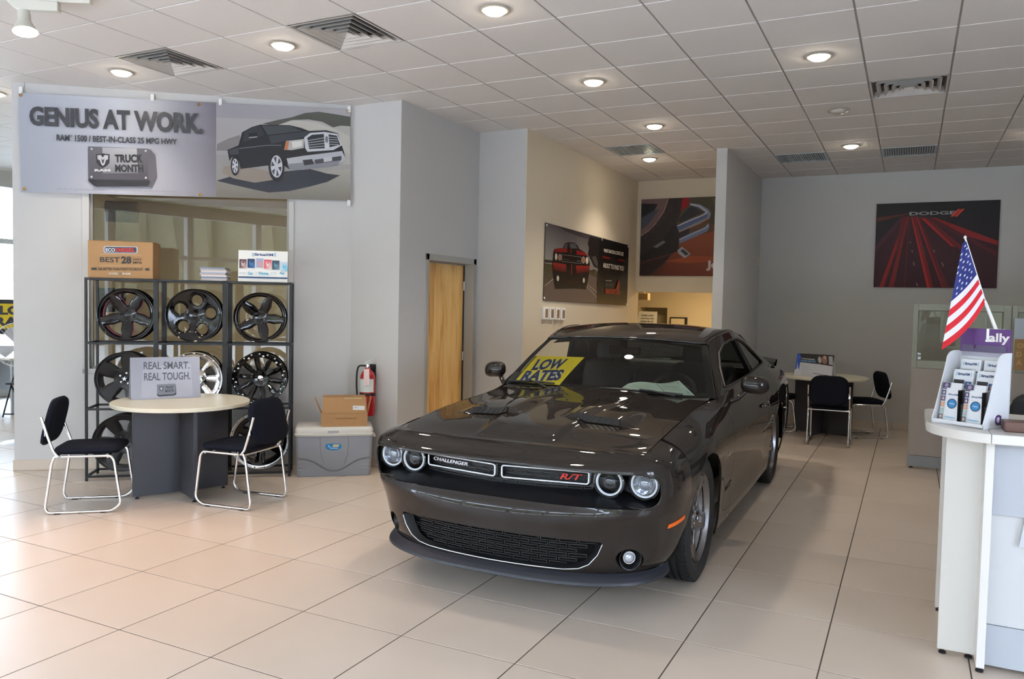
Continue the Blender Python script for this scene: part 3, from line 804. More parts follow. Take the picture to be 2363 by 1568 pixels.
# satellite radio sign
t = thing_m('tabletop_sign', RT @ Matrix.Translation((2.05, .06, RTOP)) @ Matrix.Rotation(math.radians(-6), 4, 'X'), 'white radio advertising board with small cover pictures on the right rack', 'sign')
MB().box(0, .44, 0, .006, 0, .29).build('board', mat('white_board', hx(236, 236, 232), .5), t)
MB().prism([(.0, 0), (.12, 0), (0, .2)], .2, .206, 0, frame((0, .006, 0), (0, 1, 0), (0, 0, 1)) @ Matrix.Translation((0, 0, 0))).build('prop', m_card, t)
p = Print(.44, .29, [(549, 573), (665, 576), (664, 648), (548, 645)])
BL = hx(28, 62, 110); CY = hx(70, 170, 205)
p.text('SiriusXM', [(586, 580), (630, 581), (630, 587), (586, 586)], BL, .04)
for s_, x in ((-1, 583), (1, 634)):
    for k in range(3): p.stroke([(x + s_ * (k * 1.7 - 2), 579 + 1 - k * .6), (x + s_ * (k * 1.7 - 1), 583.5), (x + s_ * (k * 1.7 - 2), 587 + k * .6)], .8, CY)
for k, (x, c1, c2) in enumerate(((551, hx(70, 28, 40), hx(200, 180, 178)), (570, hx(24, 40, 66), hx(70, 120, 180)), (590, hx(150, 170, 200), hx(210, 150, 150)), (609, hx(206, 66, 84), hx(236, 206, 206)), (628, hx(24, 46, 66), hx(110, 150, 170)), (648, hx(206, 214, 228), hx(90, 190, 220)))):
    y = 594 + (0, -1, -2, 1, 3, 6)[k]
    p.quad([(x, y), (x + 17, y + .5), (x + 17, y + 22), (x, y + 21)], [c1, c1, c2, c1]); p.disc((x + 8.5, y + 10), 4, 6, c2); p.disc((x + 9, y + 7), 2, 2.6, c1)
for a, s_ in ((571, 'Car'), (597, 'Home'), (645, 'App')): p.text(s_, [(a, 623), (a + (12 if s_ != 'Home' else 22), 624), (a + (12 if s_ != 'Home' else 22), 631), (a, 630)], CY, .03)
for a in (552, 590, 625): p.text('In Your', [(a, 624), (a + 14, 624), (a + 14, 628), (a, 628)], hx(170, 190, 200))
p.poly([(549, 634), (664, 637), (664, 640), (549, 637)], BL)
o = p.build('board_print', t, m_print); o.matrix_local = frame((0, -.0006, 0), (1, 0, 0), (0, 0, 1))

# ---- round tables
m_lam = mat('cream_laminate', hx(226, 218, 196), 0.35)
m_char = mat('charcoal_laminate', hx(62, 62, 68), 0.45, noise=.03, nscale=60)
def round_table(loc, rz, label):
    t = thing('round_table', loc, rz, label, 'table', 'round cream meeting tables')
    R, zt = .545, .788
    MB().lathe([(0, zt), (R - .004, zt), (R, zt - .004), (R, zt - .028), (R - .004, zt - .032), (0, zt - .032)], 64).build('tabletop', m_lam, t, smooth=30)
    for k in range(4):
        a = k * PI / 2
        MB().box(.0155 if k % 2 else -.0155 * 0 + .0, .385, -.0155, .0155, .022, zt - .033, 0, rotz(a)).build('base_panel', m_char, t, bevel=.002)
    for k in range(4):
        MB().lathe([(0, 0), (.016, 0), (.016, .008), (.006, .012), (.006, .024)], 12, 0, rotz(k * PI / 2) @ Matrix.Translation((.35, 0, 0))).build('foot', m_black, t, smooth=40)
    return t
round_table((-1.40, .315, 0), math.radians(-25), 'round cream table carrying the grey truck sign, left')
round_table((3.06, 6.86, 0), math.radians(-18), 'round cream table by the rear wall, right of the car')

# ---- sled base chairs
m_navy = mat('navy_fabric', hx(17, 20, 31), 0.9, spec=.2, bump=.4, bscale=700)
def bend(pts, r=.05, n=5):
    """round the corners of a polyline"""
    P = [Vector(p) for p in pts]; out = [P[0]]
    for i in range(1, len(P) - 1):
        a, b, c = P[i - 1], P[i], P[i + 1]; u = (a - b); v = (c - b); rr = min(r, u.length * .45, v.length * .45)
        p0 = b + u.normalized() * rr; p1 = b + v.normalized() * rr
        for k in range(n + 1):
            t = k / n; out.append(p0 * (1 - t) ** 2 + b * 2 * t * (1 - t) + p1 * t * t)
    out.append(P[-1]); return out
def pad(w, h, t, rc, n=8, dome=.012, cyl=0.0, ny=10, nx=12):
    """a cushion: rounded rectangle w x h, thickness t, slightly domed, local z is the face"""
    b = MB()
    def sup(u, v):
        # square to rounded rectangle
        x = (u - .5) * w; y = (v - .5) * h
        cx_ = max(-w / 2 + rc, min(w / 2 - rc, x)); cy_ = max(-h / 2 + rc, min(h / 2 - rc, y))
        dx, dy = x - cx_, y - cy_; m_ = max(abs(dx), abs(dy))
        if dx and dy:
            l = math.hypot(dx, dy); dx, dy = dx / l * m_, dy / l * m_
        return cx_ + dx, cy_ + dy
    def fn(sgn):
        def g(u, v):
            e = lambda q: .5 - .5 * math.cos(PI * q)
            x, y = sup(e(u), e(v)); a = min(u, 1 - u, v, 1 - v); k = min(1, a * 5); k = math.sqrt(max(0, 1 - (1 - k) ** 2))
            return (x, y, sgn * (t / 2) * k + sgn * dome * (1 - (2 * x / w) ** 2) * (1 - (2 * y / h) ** 2) + cyl * (x * x))
        return g
    b.grid(fn(1), nx, ny); b.grid(fn(-1), nx, ny, flip=True)
    return b
def make_chair():
    t = thing('sled_chair'); wx = .235; r = .0105
    for s in (-1, 1):
        x = wx * s
        loop = bend([(x, -.195, .437), (x, -.215, .39), (x, -.262, .05), (x, -.245, .0115), (x, .20, .0115), (x, .262, .06), (x, .215, .40), (x, .19, .437), (x, -.15, .437)], .035, 4)
        MB().tube(loop, r, 10).build('sled_frame', m_chrome, t, smooth=60)
        MB().tube(bend([(x, -.17, .437), (x, -.20, .47), (x, -.245, .60), (x, -.285, .74)], .04, 4), r * .95, 10).build('back_upright', m_chrome, t, smooth=60)
        MB().box(x - s * .012 - .022, x - s * .012 + .022, -.262, -.256, .595, .66, 0).build('bracket', m_chrome, t, bevel=.004)
        MB().box(x - .012, x + .012, -.2, -.16, 0, .006).box(x - .012, x + .012, .12, .16, 0, .006).build('glide', m_black, t)
    MB().cyl((-wx, -.19, .437), (wx, -.19, .437), r).build('rear_crossbar', m_chrome, t, smooth=60)
    MB().cyl((-wx, .17, .432), (wx, .17, .432), r).build('front_crossbar', m_chrome, t, smooth=60)
    S = pad(.455, .47, .05, .09, dome=.008); S.T = None
    T = Matrix.Translation((0, .01, .472)); S.v = [T @ v for v in S.v]; S.build('seat', m_navy, t, smooth=70)
    B = pad(.45, .365, .042, .12, dome=.006, cyl=.35)
    T = Matrix.Translation((0, -.268, .685)) @ Matrix.Rotation(math.radians(-13), 4, 'X') @ Matrix.Rotation(PI / 2, 4, 'X') @ Matrix.Rotation(PI, 4, 'Y')
    B.v = [T @ v for v in B.v]; B.build('backrest', m_navy, t, smooth=70)
    return t
ch = make_chair()
for k, (x, y, a, lb) in enumerate(((-1.665, -.322, 41, 'navy sled chair seen from the side at the far left'), (-.78, .38, 188, 'navy sled chair seen from behind, right of the left table'),
                                   (3.2, 6.2, 91, 'navy sled chair with its back to the camera, at the rear table'), (3.52, 7.10, 203, 'navy sled chair seen sideways, right of the rear table'),
                                   (2.455, 7.0, 5, 'navy sled chair half hidden by the tail of the car'))):
    o = ch if k == 0 else copy_tree(ch)
    o.location = (x, y, 0); o.rotation_euler = (0, 0, math.radians(a - 90)); tag(o, lb, 'chair', 'navy sled base chairs')

# ---- grey sign on the left table
sx, sy = -1.738, .089; ang = math.atan2(.473, .285); L = .552
t = thing_m('tent_sign', Matrix.Translation((sx, sy, .789)) @ rotz(ang), 'grey metal-look tent sign on the left round table', 'sign')
TS = mat('sign_grey_board', hx(170, 170, 178), .5); hh = .353; lean = .05; dep = .15
MB().add([(0, 0, 0), (L, 0, 0), (L, lean, hh), (0, lean, hh), (0, .003, 0), (L, .003, 0), (L, lean + .003, hh), (0, lean + .003, hh)], [(0, 1, 2, 3), (7, 6, 5, 4), (1, 5, 6, 2), (0, 3, 7, 4), (0, 4, 5, 1), (3, 2, 6, 7)]).build('front_board', TS, t)
MB().add([(0, dep, 0), (L, dep, 0), (L, lean + .004, hh), (0, lean + .004, hh), (0, dep - .003, 0), (L, dep - .003, 0), (L, lean + .001 + .004, hh - .004), (0, lean + .005, hh - .004)], [(3, 2, 1, 0), (4, 5, 6, 7), (1, 2, 6, 5), (0, 4, 7, 3), (0, 1, 5, 4)]).build('rear_board', TS, t)
p = Print(L, math.hypot(hh, lean), [(300, 828), (460, 825), (463, 918), (302, 925)])
p.quad([(300, 828), (460, 825), (463, 918), (302, 925)], [hx(150, 150, 162), hx(182, 182, 192), hx(160, 158, 170), hx(166, 166, 176)], 3, 2)
p.quad([(330, 850), (440, 842), (445, 915), (325, 920)], [hx(170, 170, 180), hx(190, 190, 200), hx(172, 170, 180), hx(176, 176, 186)], 1, 1)
DG = hx(84, 84, 90)
p.text('REAL SMART.', [(331, 837.5), (437, 836.5), (437, 853), (331, 855)], DG, .02); p.text('REAL TOUGH.', [(332, 863), (439, 860), (439, 877.5), (332, 880.5)], DG, .02)
p.poly([(364, 892), (405, 889), (407, 912), (401, 914.5), (367, 917), (362, 914)], hx(52, 52, 58)); p.poly([(362, 889), (404, 887), (405, 908), (400, 911), (367, 913), (362, 910)], hx(120, 120, 128))
p.text('TRUCK', [(381, 893), (400, 892), (400, 898), (381, 899)], hx(40, 40, 46), .03); p.text('MONTH', [(381, 901), (401, 900), (401, 906), (381, 907)], hx(40, 40, 46), .03)
p.poly([(367, 894), (377, 893.5), (376, 902), (372, 905), (368, 902)], hx(60, 60, 66)); p.poly([(369, 896), (375, 896), (373.5, 901), (372, 903), (370.5, 901)], hx(190, 190, 196))
o = p.build('sign_print', t, m_print); o.matrix_local = frame((0, -.0008, 0), (1, 0, 0), (0, lean, hh))

# ---- cooler and open carton
CA = Vector((-1.0, 1.269, 0)); CAng = math.radians(39.8)
t = thing('ice_chest', CA, CAng, 'large grey ice chest with a white lid on the floor', 'cooler')
m_cool = mat('cooler_grey_plastic', hx(150, 154, 164), .42); m_lid = mat('cooler_white_lid', hx(216, 214, 208), .4)
CL, CD = .69, .36
b = MB()
def crect(x0, x1, y0, y1, r=.035): return rbox((x0 + x1) / 2, (y0 + y1) / 2, x1 - x0, y1 - y0, r, 4)
rings = [(.012, 0), (.004, .02), (-.006, .25), (-.01, .385)]
R_ = [crect(i, CL - i, i, CD - i) for i, z in rings]; nn = len(R_[0])
b.add([(x, y, z) for rg, (i, z) in zip(R_, rings) for x, y in rg], [tuple(range(nn))[::-1]] + [(j * nn + k, j * nn + (k + 1) % nn, (j + 1) * nn + (k + 1) % nn, (j + 1) * nn + k) for j in range(3) for k in range(nn)] + [tuple(3 * nn + k for k in range(nn))])
b.build('body', m_cool, t, smooth=40)
b = MB(); rings = [(-.014, .386), (-.018, .40), (-.018, .405), (-.012, .41), (-.014, .445), (-.002, .466), (.03, .471)]
R_ = [crect(i, CL - i, i, CD - i) for i, z in rings]
b.add([(x, y, z) for rg, (i, z) in zip(R_, rings) for x, y in rg], [tuple(range(nn))[::-1]] + [(j * nn + k, j * nn + (k + 1) % nn, (j + 1) * nn + (k + 1) % nn, (j + 1) * nn + k) for j in range(6) for k in range(nn)] + [tuple(6 * nn + k for k in range(nn))])
b.build('lid', m_lid, t, smooth=40)
MB().box(.285, .385, -.0195, -.0125, .418, .437).build('lid_latch', mat('latch_recess', hx(176, 178, 184), .5), t, bevel=.002)
# moulded swoosh lines and side ribs on the front
cv = MB(); pts = []
for k in range(41):
    x = .01 + .67 * k / 40; c = (x - .345) / .17; pts.append((x, -.001 - .003 * (x > 0), .055 + .125 * (1 - math.exp(-c * c * 1.1)) ** 1.2))
cv.tube(pts, .006, 6); cv.build('moulded_line', mat('cooler_groove', hx(108, 110, 118), .5), t, smooth=60)
for xs in (.215, .475):
    sg = 1 if xs < .345 else -1
    MB().tube([(xs, -.0075, .385), (xs + sg * .003, -.006, .28), (xs + sg * .012, -.004, .2), (xs + sg * .04, -.002, .12)], .005, 6).build('moulded_rib', m_cool, t, smooth=60)
for s in (0, 1):
    for k in range(3):
        x0, x1 = (.02, .10 + .02 * k) if s == 0 else (.59 - .02 * k, .672)
        MB().cyl((x0, .0, .135 - .034 * k), (x1, .002, .137 - .034 * k), .006 if s == 0 else .003, .003 if s == 0 else .006, 8).build('side_rib', m_cool, t, smooth=60)
p = Print(.15, .075); BLU = hx(26, 128, 190)
p.poly([(.075 + .075 * math.cos(a), .0375 + .037 * math.sin(a)) for a in [2 * PI * k / 28 for k in range(28)]], BLU)
p.poly([(.066, .032), (.122, .032), (.130, .056), (.072, .056)], hx(214, 200, 150)); p.text('Xtreme', [(.04, .03), (.118, .03), (.118, .014), (.04, .014)], hx(190, 226, 244), .02)
for k in range(3): p.stroke([(.034 - .01, .05 - .012 * k + .004), (.034 + .012, .036)], .004, hx(170, 214, 236))
o = p.build('badge', t, m_print); o.matrix_local = frame((.262, -.0075, .25), (1, 0, 0), (0, 0, 1))
hd = MB().tube(bend([(CL + .012, .1, .37), (CL + .035, .1, .36), (CL + .035, .26, .36), (CL + .012, .26, .37)], .02), .01, 8); hd.build('side_handle', m_lid, t, smooth=60)

t = thing('open_carton', CA + Vector((math.cos(CAng) * .222 + math.sin(CAng) * -.0, math.sin(CAng) * .222, .4715)) + Vector((-math.sin(CAng) * .02, math.cos(CAng) * .02, 0)), CAng, 'open brown carton with raised flaps standing on the ice chest', 'box')
BW, BD, BH = .428, .20, .125
b = MB()
for a in ((0, BW, 0, .005, 0, BH), (0, BW, BD - .005, BD, 0, BH), (0, .005, .005, BD - .005, 0, BH), (BW - .005, BW, .005, BD - .005, 0, BH), (.005, BW - .005, .005, BD - .005, 0, .005)): b.box(*a)
b.build('carton_body', m_card, t)
def flap(w, h, T):
    MB().prism([(.008, 0), (w - .008, 0), (w - .014, h), (.014, h)], 0, .004, 0, T).build('flap', m_card, t)
flap(BW, .15, frame((0, 0, BH), (1, 0, 0), (0, .02, 1))); flap(BW, .15, frame((0, BD - .004, BH), (1, 0, 0), (0, .03, 1)))
flap(BD, .15, frame((0, BD, BH), (0, -1, 0), (-.42, 0, 1))); flap(BD, .15, frame((BW, 0, BH), (0, 1, 0), (.22, 0, 1)))
p = Print(BW, .28); p.poly([(.29, .155), (.40, .153), (.40, .193), (.29, .196)], hx(226, 226, 226)); p.text('HR-1', [(.30, .185), (.34, .185), (.34, .172), (.30, .172)], hx(120, 130, 160))
p.poly([(.21, .26), (.375, .26), (.375, .272), (.21, .272)], hx(196, 168, 128)); p.text('AUTHENTIC MOPAR PERFORMANCE PARTS', [(.13, .079), (.33, .081), (.33, .072), (.13, .070)], hx(92, 66, 40), .01)
o = p.build('carton_print', t, m_print); o.matrix_local = frame((0, -.0016, 0), (1, 0, 0), (0, .0, 1)); o.location.y -= .002

# ---- fire extinguisher on the short wall
t = thing('fire_extinguisher', (-.70, 1.945, .53), 0, 'red fire extinguisher with white label hung on the short wall', 'fire extinguisher')
m_red = mat('extinguisher_red', hx(176, 28, 34), .25, coat=.5)
MB().lathe([(0, 0), (.066, 0), (.075, .008), (.076, .05), (.076, .36), (.072, .395), (.055, .43), (.03, .45), (.024, .46), (.024, .475), (0, .475)], 32).build('cylinder', m_red, t, smooth=40)
MB().lathe([(.0768, .235), (.0768, .365)], 24, 0, rotz(0), -2.6, -.1).build('label', mat('extinguisher_label', hx(222, 222, 214), .4, noise=.12, nscale=60), t, smooth=60)
MB().lathe([(.0775, .2), (.079, .203), (.079, .222), (.0775, .225)], 32).build('band', m_black, t, smooth=40)
MB().lathe([(.018, .475), (.02, .5), (.014, .51), (0, .512)], 16).build('valve', m_chrome, t, smooth=40)
MB().prism([(-.03, .50), (.075, .525), (.078, .533), (-.03, .512)], -.01, .01, 0, frame((0, 0, 0), (1, 0, 0), (0, 0, 1))).build('carry_handle', m_white, t, bevel=.002)
MB().prism([(-.03, .515), (.05, .548), (.052, .554), (-.03, .524)], -.009, .009, 0, frame((0, 0, 0), (1, 0, 0), (0, 0, 1))).build('squeeze_lever', m_white, t, bevel=.002)
MB().tube(bend([(-.015, -.01, .49), (-.10, -.02, .49), (-.118, -.02, .42), (-.122, -.02, .3), (-.11, -.02, .17)], .05, 6), .009, 10).build('hose', m_black, t, smooth=60)
MB().cyl((-.11, -.02, .17), (-.108, -.02, .12), .012, .009).build('nozzle', m_black, t, smooth=60)
MB().add([(.018, -.088, .46), (.075, -.078, .47), (.078, -.08, .31), (.02, -.09, .30)], [(3, 2, 1, 0)]).add([(.018, -.0875, .46), (.075, -.0775, .47), (.078, -.0795, .31), (.02, -.0895, .30)], [(0, 1, 2, 3)]).build('inspection_tag', mat('tag_card', hx(236, 208, 204), .6), t)
MB().box(-.03, .03, .07, .094, .3, .5).build('wall_bracket', m_black, t)
# ================================================================== the car (local x: across, +x = its left side; y: rearwards; z: up)
CAR = thing('car', (2.022, 0, 0), .012, 'dark grey metallic two-door muscle car with a yellow windshield sign', 'car')
def paintmat():
    m = mat('granite_metallic_paint', hx(40, 35, 32), 0.45, metal=.0, spec=.0, coat=1.0, coat_rough=.015, flake=.04)
    m.node_tree.nodes['Principled BSDF'].inputs['Coat IOR'].default_value = 1.42
    return m
m_paint = paintmat()
m_blk = mat('car_black_trim', hx(16, 17, 19), .38); m_blkg = mat('car_gloss_black', hx(10, 10, 12), .08, coat=.6)
m_rub = mat('tyre_rubber', hx(24, 24, 25), .72, bump=.2, bscale=300)
m_hyper = mat('hyper_black_alloy', hx(150, 150, 154), .24, metal=1.0)
m_wsg = glassmat('windshield_glass', (.86, .92, .88), 1.0); m_sideg = glassmat('side_glass', (.45, .5, .47), 1.1)
m_lens = glassmat('lamp_cover_glass', (.97, .98, 1.0), .5)
m_halo = mat('halo_ring_white', hx(226, 230, 236), .18, emit=(.8, .9, 1.0), estr=.08)
m_frame = mat('satin_chrome_frame', hx(232, 234, 238), .22, metal=.35)
def herm(keys, y):
    """smooth interpolation of a list of (y, values)"""
    if y <= keys[0][0]: return list(keys[0][1])
    if y >= keys[-1][0]: return list(keys[-1][1])
    n = len(keys)
    for i in range(n - 1):
        if keys[i][0] <= y <= keys[i + 1][0]: break
    y0, a = keys[i]; y1, b = keys[i + 1]; h = y1 - y0; t = (y - y0) / h
    out = []
    for k in range(len(a)):
        d = (b[k] - a[k]) / h
        m0 = d if i == 0 else .5 * (d + (a[k] - keys[i - 1][1][k]) / (y0 - keys[i - 1][0]))
        m1 = d if i == n - 2 else .5 * (d + (keys[i + 2][1][k] - b[k]) / (keys[i + 2][0] - y1))
        t2, t3 = t * t, t * t * t
        out.append((2 * t3 - 3 * t2 + 1) * a[k] + (t3 - 2 * t2 + t) * h * m0 + (-2 * t3 + 3 * t2) * b[k] + (t3 - t2) * h * m1)
    return out
SX = [(-.05, [.815, .89, .934, .960, .97, .966, .945, .885, .80]), (.4, [.955, .97, .985, .995, 1.0, .997, .972, .895, .80]),
      (1.0, [.945, .962, .965, .975, .985, .985, .965, .905, .80]), (1.3, [.945, .96, .957, .97, .98, .982, .963, .91, .85]),
      (1.6, [.945, .96, .955, .968, .978, .98, .962, .918, .875]), (2.4, [.945, .96, .957, .97, .983, .985, .965, .918, .875]),
      (3.0, [.945, .962, .967, .98, .995, .998, .975, .925, .88]), (3.46, [.955, .975, .99, 1.0, 1.008, 1.005, .98, .93, .87]),
      (4.0, [.94, .965, .98, .985, .987, .98, .955, .905, .83]), (4.45, [.91, .94, .955, .962, .962, .955, .93, .875, .79])]
SZ = [(-.05, [.20, .28, .40, .52, .63, .72, .80, .868, .906]), (.4, [.19, .28, .40, .53, .65, .76, .85, .92, .955]),
      (1.0, [.19, .27, .40, .52, .64, .76, .86, .945, .998]), (1.3, [.19, .27, .40, .52, .64, .76, .865, .965, 1.022]),
      (1.6, [.19, .27, .40, .52, .64, .765, .87, .98, 1.055]), (2.4, [.19, .27, .40, .52, .645, .78, .89, 1.0, 1.075]),
      (3.0, [.20, .28, .40, .52, .65, .79, .91, 1.02, 1.10]), (3.46, [.20, .28, .40, .53, .67, .81, .93, 1.03, 1.105]),
      (4.0, [.24, .32, .43, .55, .68, .82, .94, 1.03, 1.08]), (4.45, [.28, .35, .45, .56, .69, .82, .93, 1.015, 1.06])]
def cat1(c, s):
    n = len(c) - 1; i = min(int(s), n - 1); t = s - i
    p0, p1, p2, p3 = c[max(i - 1, 0)], c[i], c[i + 1], c[min(i + 2, n)]
    return .5 * (2 * p1 + (p2 - p0) * t + (2 * p0 - 5 * p1 + 4 * p2 - p3) * t * t + (3 * p1 - p0 - 3 * p2 + p3) * t ** 3)
def sec(y, s):
    return cat1(herm(SX, y), s), cat1(herm(SZ, y), s)
def shell(b, name, material, th=.012, parent=CAR, ang=35, cuts=(), off=-1):
    o = b.build(name, material, parent)
    md = o.modifiers.new('thick', 'SOLIDIFY'); md.thickness = th; md.offset = off
    apply_mods(o)
    for c in cuts:
        co = c.build('cutter', m_blk, parent)
        bm = o.modifiers.new('cut', 'BOOLEAN'); bm.operation = 'DIFFERENCE'; bm.solver = 'EXACT'; bm.object = co
        apply_mods(o); bpy.data.objects.remove(co)
    me = o.data; me.materials.clear(); me.materials.append(material)
    me.polygons.foreach_set('material_index', [0] * len(me.polygons))
    me.shade_smooth(); me.set_sharp_from_angle(angle=math.radians(ang))
    return o
WF, WR, WZ, WRAD = .40, 3.46, .380, .380
AR, AZ = .415, .366
def xcyl(y, z, r, seg=64):
    """a fat cylinder across the car used to cut the wheel arches"""
    return MB().lathe([(0, -1.3), (r, -1.3), (r, 1.3), (0, 1.3)], seg, 0, frame((0, y, z), (0, 1, 0), (0, 0, 1)))
for sd in (1, -1):
    def side(y0, y1, ny, s0=0.0, s1=8.0, ns=44):
        def f(u, v):
            y = y0 + (y1 - y0) * u; x, z = sec(y, s0 + (s1 - s0) * v); return (sd * x, y, z)
        return MB().grid(f, ny, ns, flip=(sd < 0))
    shell(side(.0, 1.228, 40), 'fender', m_paint, .014, cuts=[xcyl(WF, AZ, AR)])
    shell(side(1.234, 2.776, 40), 'door', m_paint, .014)
    shell(side(2.782, 4.45, 44), 'quarter_panel', m_paint, .014, cuts=[xcyl(WR, AZ, AR)])
    # arch lips and liners
    for yc in (WF, WR):
        MB().lathe([(.414, .55), (.414, .93), (.403, .93), (.403, .55), (.414, .55)], 40, 0, frame((0, yc, AZ), (0, 1, 0), (0, 0, 1)) if sd > 0 else frame((0, yc, AZ), (0, -1, 0), (0, 0, 1)), math.radians(-15), math.radians(195)).build('wheel_arch_liner', m_blk, CAR, smooth=40)

# ---- front fascia: superellipse plan curves stacked over z
FK = [(.20, [-.545, 2.5]), (.30, [-.575, 2.5]), (.45, [-.594, 2.5]), (.53, [-.600, 2.7]), (.565, [-.592, 2.9]), (.60, [-.570, 3.1]), (.66, [-.55, 3.5]), (.77, [-.535, 4.0]), (.80, [-.532, 4.2]), (.825, [-.505, 4.8]), (.85, [-.468, 6.0]), (.875, [-.425, 7.5]), (.895, [-.397, 8.5]), (.914, [-.378, 9.0])]
_WT = sorted((sec(0.0, 8 * k / 64)[1], sec(0.0, 8 * k / 64)[0]) for k in range(65))
def fw_(z):
    if z <= _WT[0][0]: return _WT[0][1]
    for (z0, x0), (z1, x1) in zip(_WT[:-1], _WT[1:]):
        if z <= z1: return x0 + (x1 - x0) * (z - z0) / max(z1 - z0, 1e-6)
    return _WT[-1][1]
ZTOP = _WT[-1][0]
def fas(th, z, off=0.0):
    c, n = herm(FK, z); w_ = fw_(z)
    s_, k = math.sin(th), math.cos(th)
    x = math.copysign(abs(s_) ** (2 / n), s_) * (w_ + off); y = (c - off) * abs(k) ** (2 / n)
    return x, y
def fas_y(x, z):
    c, n = herm(FK, z); w_ = fw_(z)
    return c * max(0, 1 - min(1, abs(x) / w_) ** n) ** (1 / n)
def sm(t): t = min(1, max(0, t)); return t * t * (3 - 2 * t)
def fgrid(z0, z1, nu, nv, off=0.0):
    def f(u, v):
        z = z0 + (z1 - z0) * v; x, y = fas((u - .5) * PI * .9999, z, off); k = max(0, (z - .8) / (ZTOP - .8)); return (x, y, z + k * (.874 - ZTOP) * (1 - sm(1 + y / .40)))
    return MB().grid(f, nu, nv)
def xz_prism(poly, y0, y1):
    return MB().prism(poly, y0, y1, 0, Matrix(((1, 0, 0, 0), (0, 0, 1, 0), (0, 1, 0, 0), (0, 0, 0, 1))))
band = rbox(0, .6935, 1.80, .183, .07, 6)
LG = [(-.615, .418), (-.3, .424), (0, .425), (.3, .424), (.615, .418), (.625, .405), (.60, .345), (.555, .29), (.50, .262), (.42, .252), (0, .247), (-.42, .252), (-.50, .262), (-.555, .29), (-.60, .345), (-.625, .405)]
fogs = [MB().lathe([(0, -.8), (.062, -.8), (.062, 0), (0, 0)], 28, 0, frame((sd * .745, 0, .317), (1, 0, 0), (0, 0, -1))) for sd in (1, -1)]
def fixn(b):
    # recalculated outward normals so that the cutters are solid
    me = b.mesh('tmp', [m_blk]); bm = bmesh.new(); bm.from_mesh(me); bmesh.ops.recalc_face_normals(bm, faces=bm.faces)
    c = MB(); c.v = [v.co.copy() for v in bm.verts]; c.f = [[v.index for v in f.verts] for f in bm.faces]; c.m = [0] * len(c.f); bm.free(); bpy.data.meshes.remove(me); return c
bumper = shell(fgrid(.20, ZTOP - .0005, 110, 76), 'front_bumper', m_paint, .016, cuts=[fixn(xz_prism(band, -.9, -.13)), fixn(xz_prism(LG, -.9, -.2))] + [fixn(f) for f in fogs], ang=40)

# recess behind the lamp band
# rolled paint edge around the lamp opening
lip = []
for x, z in band:
    lip.append((x, fas_y(x, z) + .003, z))
MB().tube(lip, .006, 8, closed=True).build('opening_edge', m_paint, CAR, smooth=60)
def yb(x): return -.47 + .235 * (x / .86) ** 2        # depth curve of the grille plane
b = MB()
prof = [(.795, .0), (.79, 1), (.672, 1), (.655, .92), (.60, .1), (.592, .0)]
def fl(u, v):
    x = -.93 + 1.86 * u; k = v * (len(prof) - 1); i = min(int(k), len(prof) - 2); t = k - i
    z = prof[i][0] + (prof[i + 1][0] - prof[i][0]) * t; m_ = prof[i][1] + (prof[i + 1][1] - prof[i][1]) * t
    yf = fas_y(min(abs(x), .93), min(max(z, .6), .79)) + .02; return (x, max(yf, yf + (yb(x) + .03 - yf) * m_) if abs(x) < .87 else yf + .05 * m_, z)
b.grid(fl, 60, 25, flip=True); b.build('grille_surround', m_blk, CAR, smooth=40)
b = MB(); b.grid(lambda u, v: (-.93 + 1.86 * u, yb(-.93 + 1.86 * u) + .06, .58 + .24 * v), 40, 2); b.build('grille_backing', m_blkg, CAR)
# brick pattern mesh of the grilles
def bricks(b, x0, x1, z0, z1, fy, rows, bw, t=.004, inside=None):
    h = (z1 - z0) / rows
    for r in range(rows):
        z = z0 + h * (r + .5); x = x0 - (bw / 2 if r % 2 else 0)
        while x < x1:
            xa, xb = max(x + .004, x0), min(x + bw - .004, x1); x += bw
            if xb - xa < .012 or (inside and not (inside(xa, z) and inside(xb, z))): continue
            xm = (xa + xb) / 2; y = fy(xm); dy = (fy(xb) - fy(xa))
            q = [(xa, fy(xa), z - h * .36), (xb, fy(xb), z - h * .36), (xb, fy(xb), z + h * .36), (xa, fy(xa), z + h * .36)]
            qi = [(xa + t, fy(xa + t), z - h * .36 + t), (xb - t, fy(xb - t), z - h * .36 + t), (xb - t, fy(xb - t), z + h * .36 - t), (xa + t, fy(xa + t), z + h * .36 - t)]
            back = [(p[0], p[1] + .012, p[2]) for p in qi]
            b.add(q + qi + back, [(i, (i + 1) % 4, 4 + (i + 1) % 4, 4 + i) for i in range(4)] + [(4 + i, 4 + (i + 1) % 4, 8 + (i + 1) % 4, 8 + i) for i in range(4)] )
    return b
m_mesh = mat('grille_mesh_plastic', hx(17, 18, 20), .4)
tag(bricks(MB(), -.52, .52, .66, .785, lambda x: yb(x) + .012, 6, .09, .0035).build('upper_grille_mesh', m_mesh, CAR), kind='stuff')
m_frame2 = m_frame
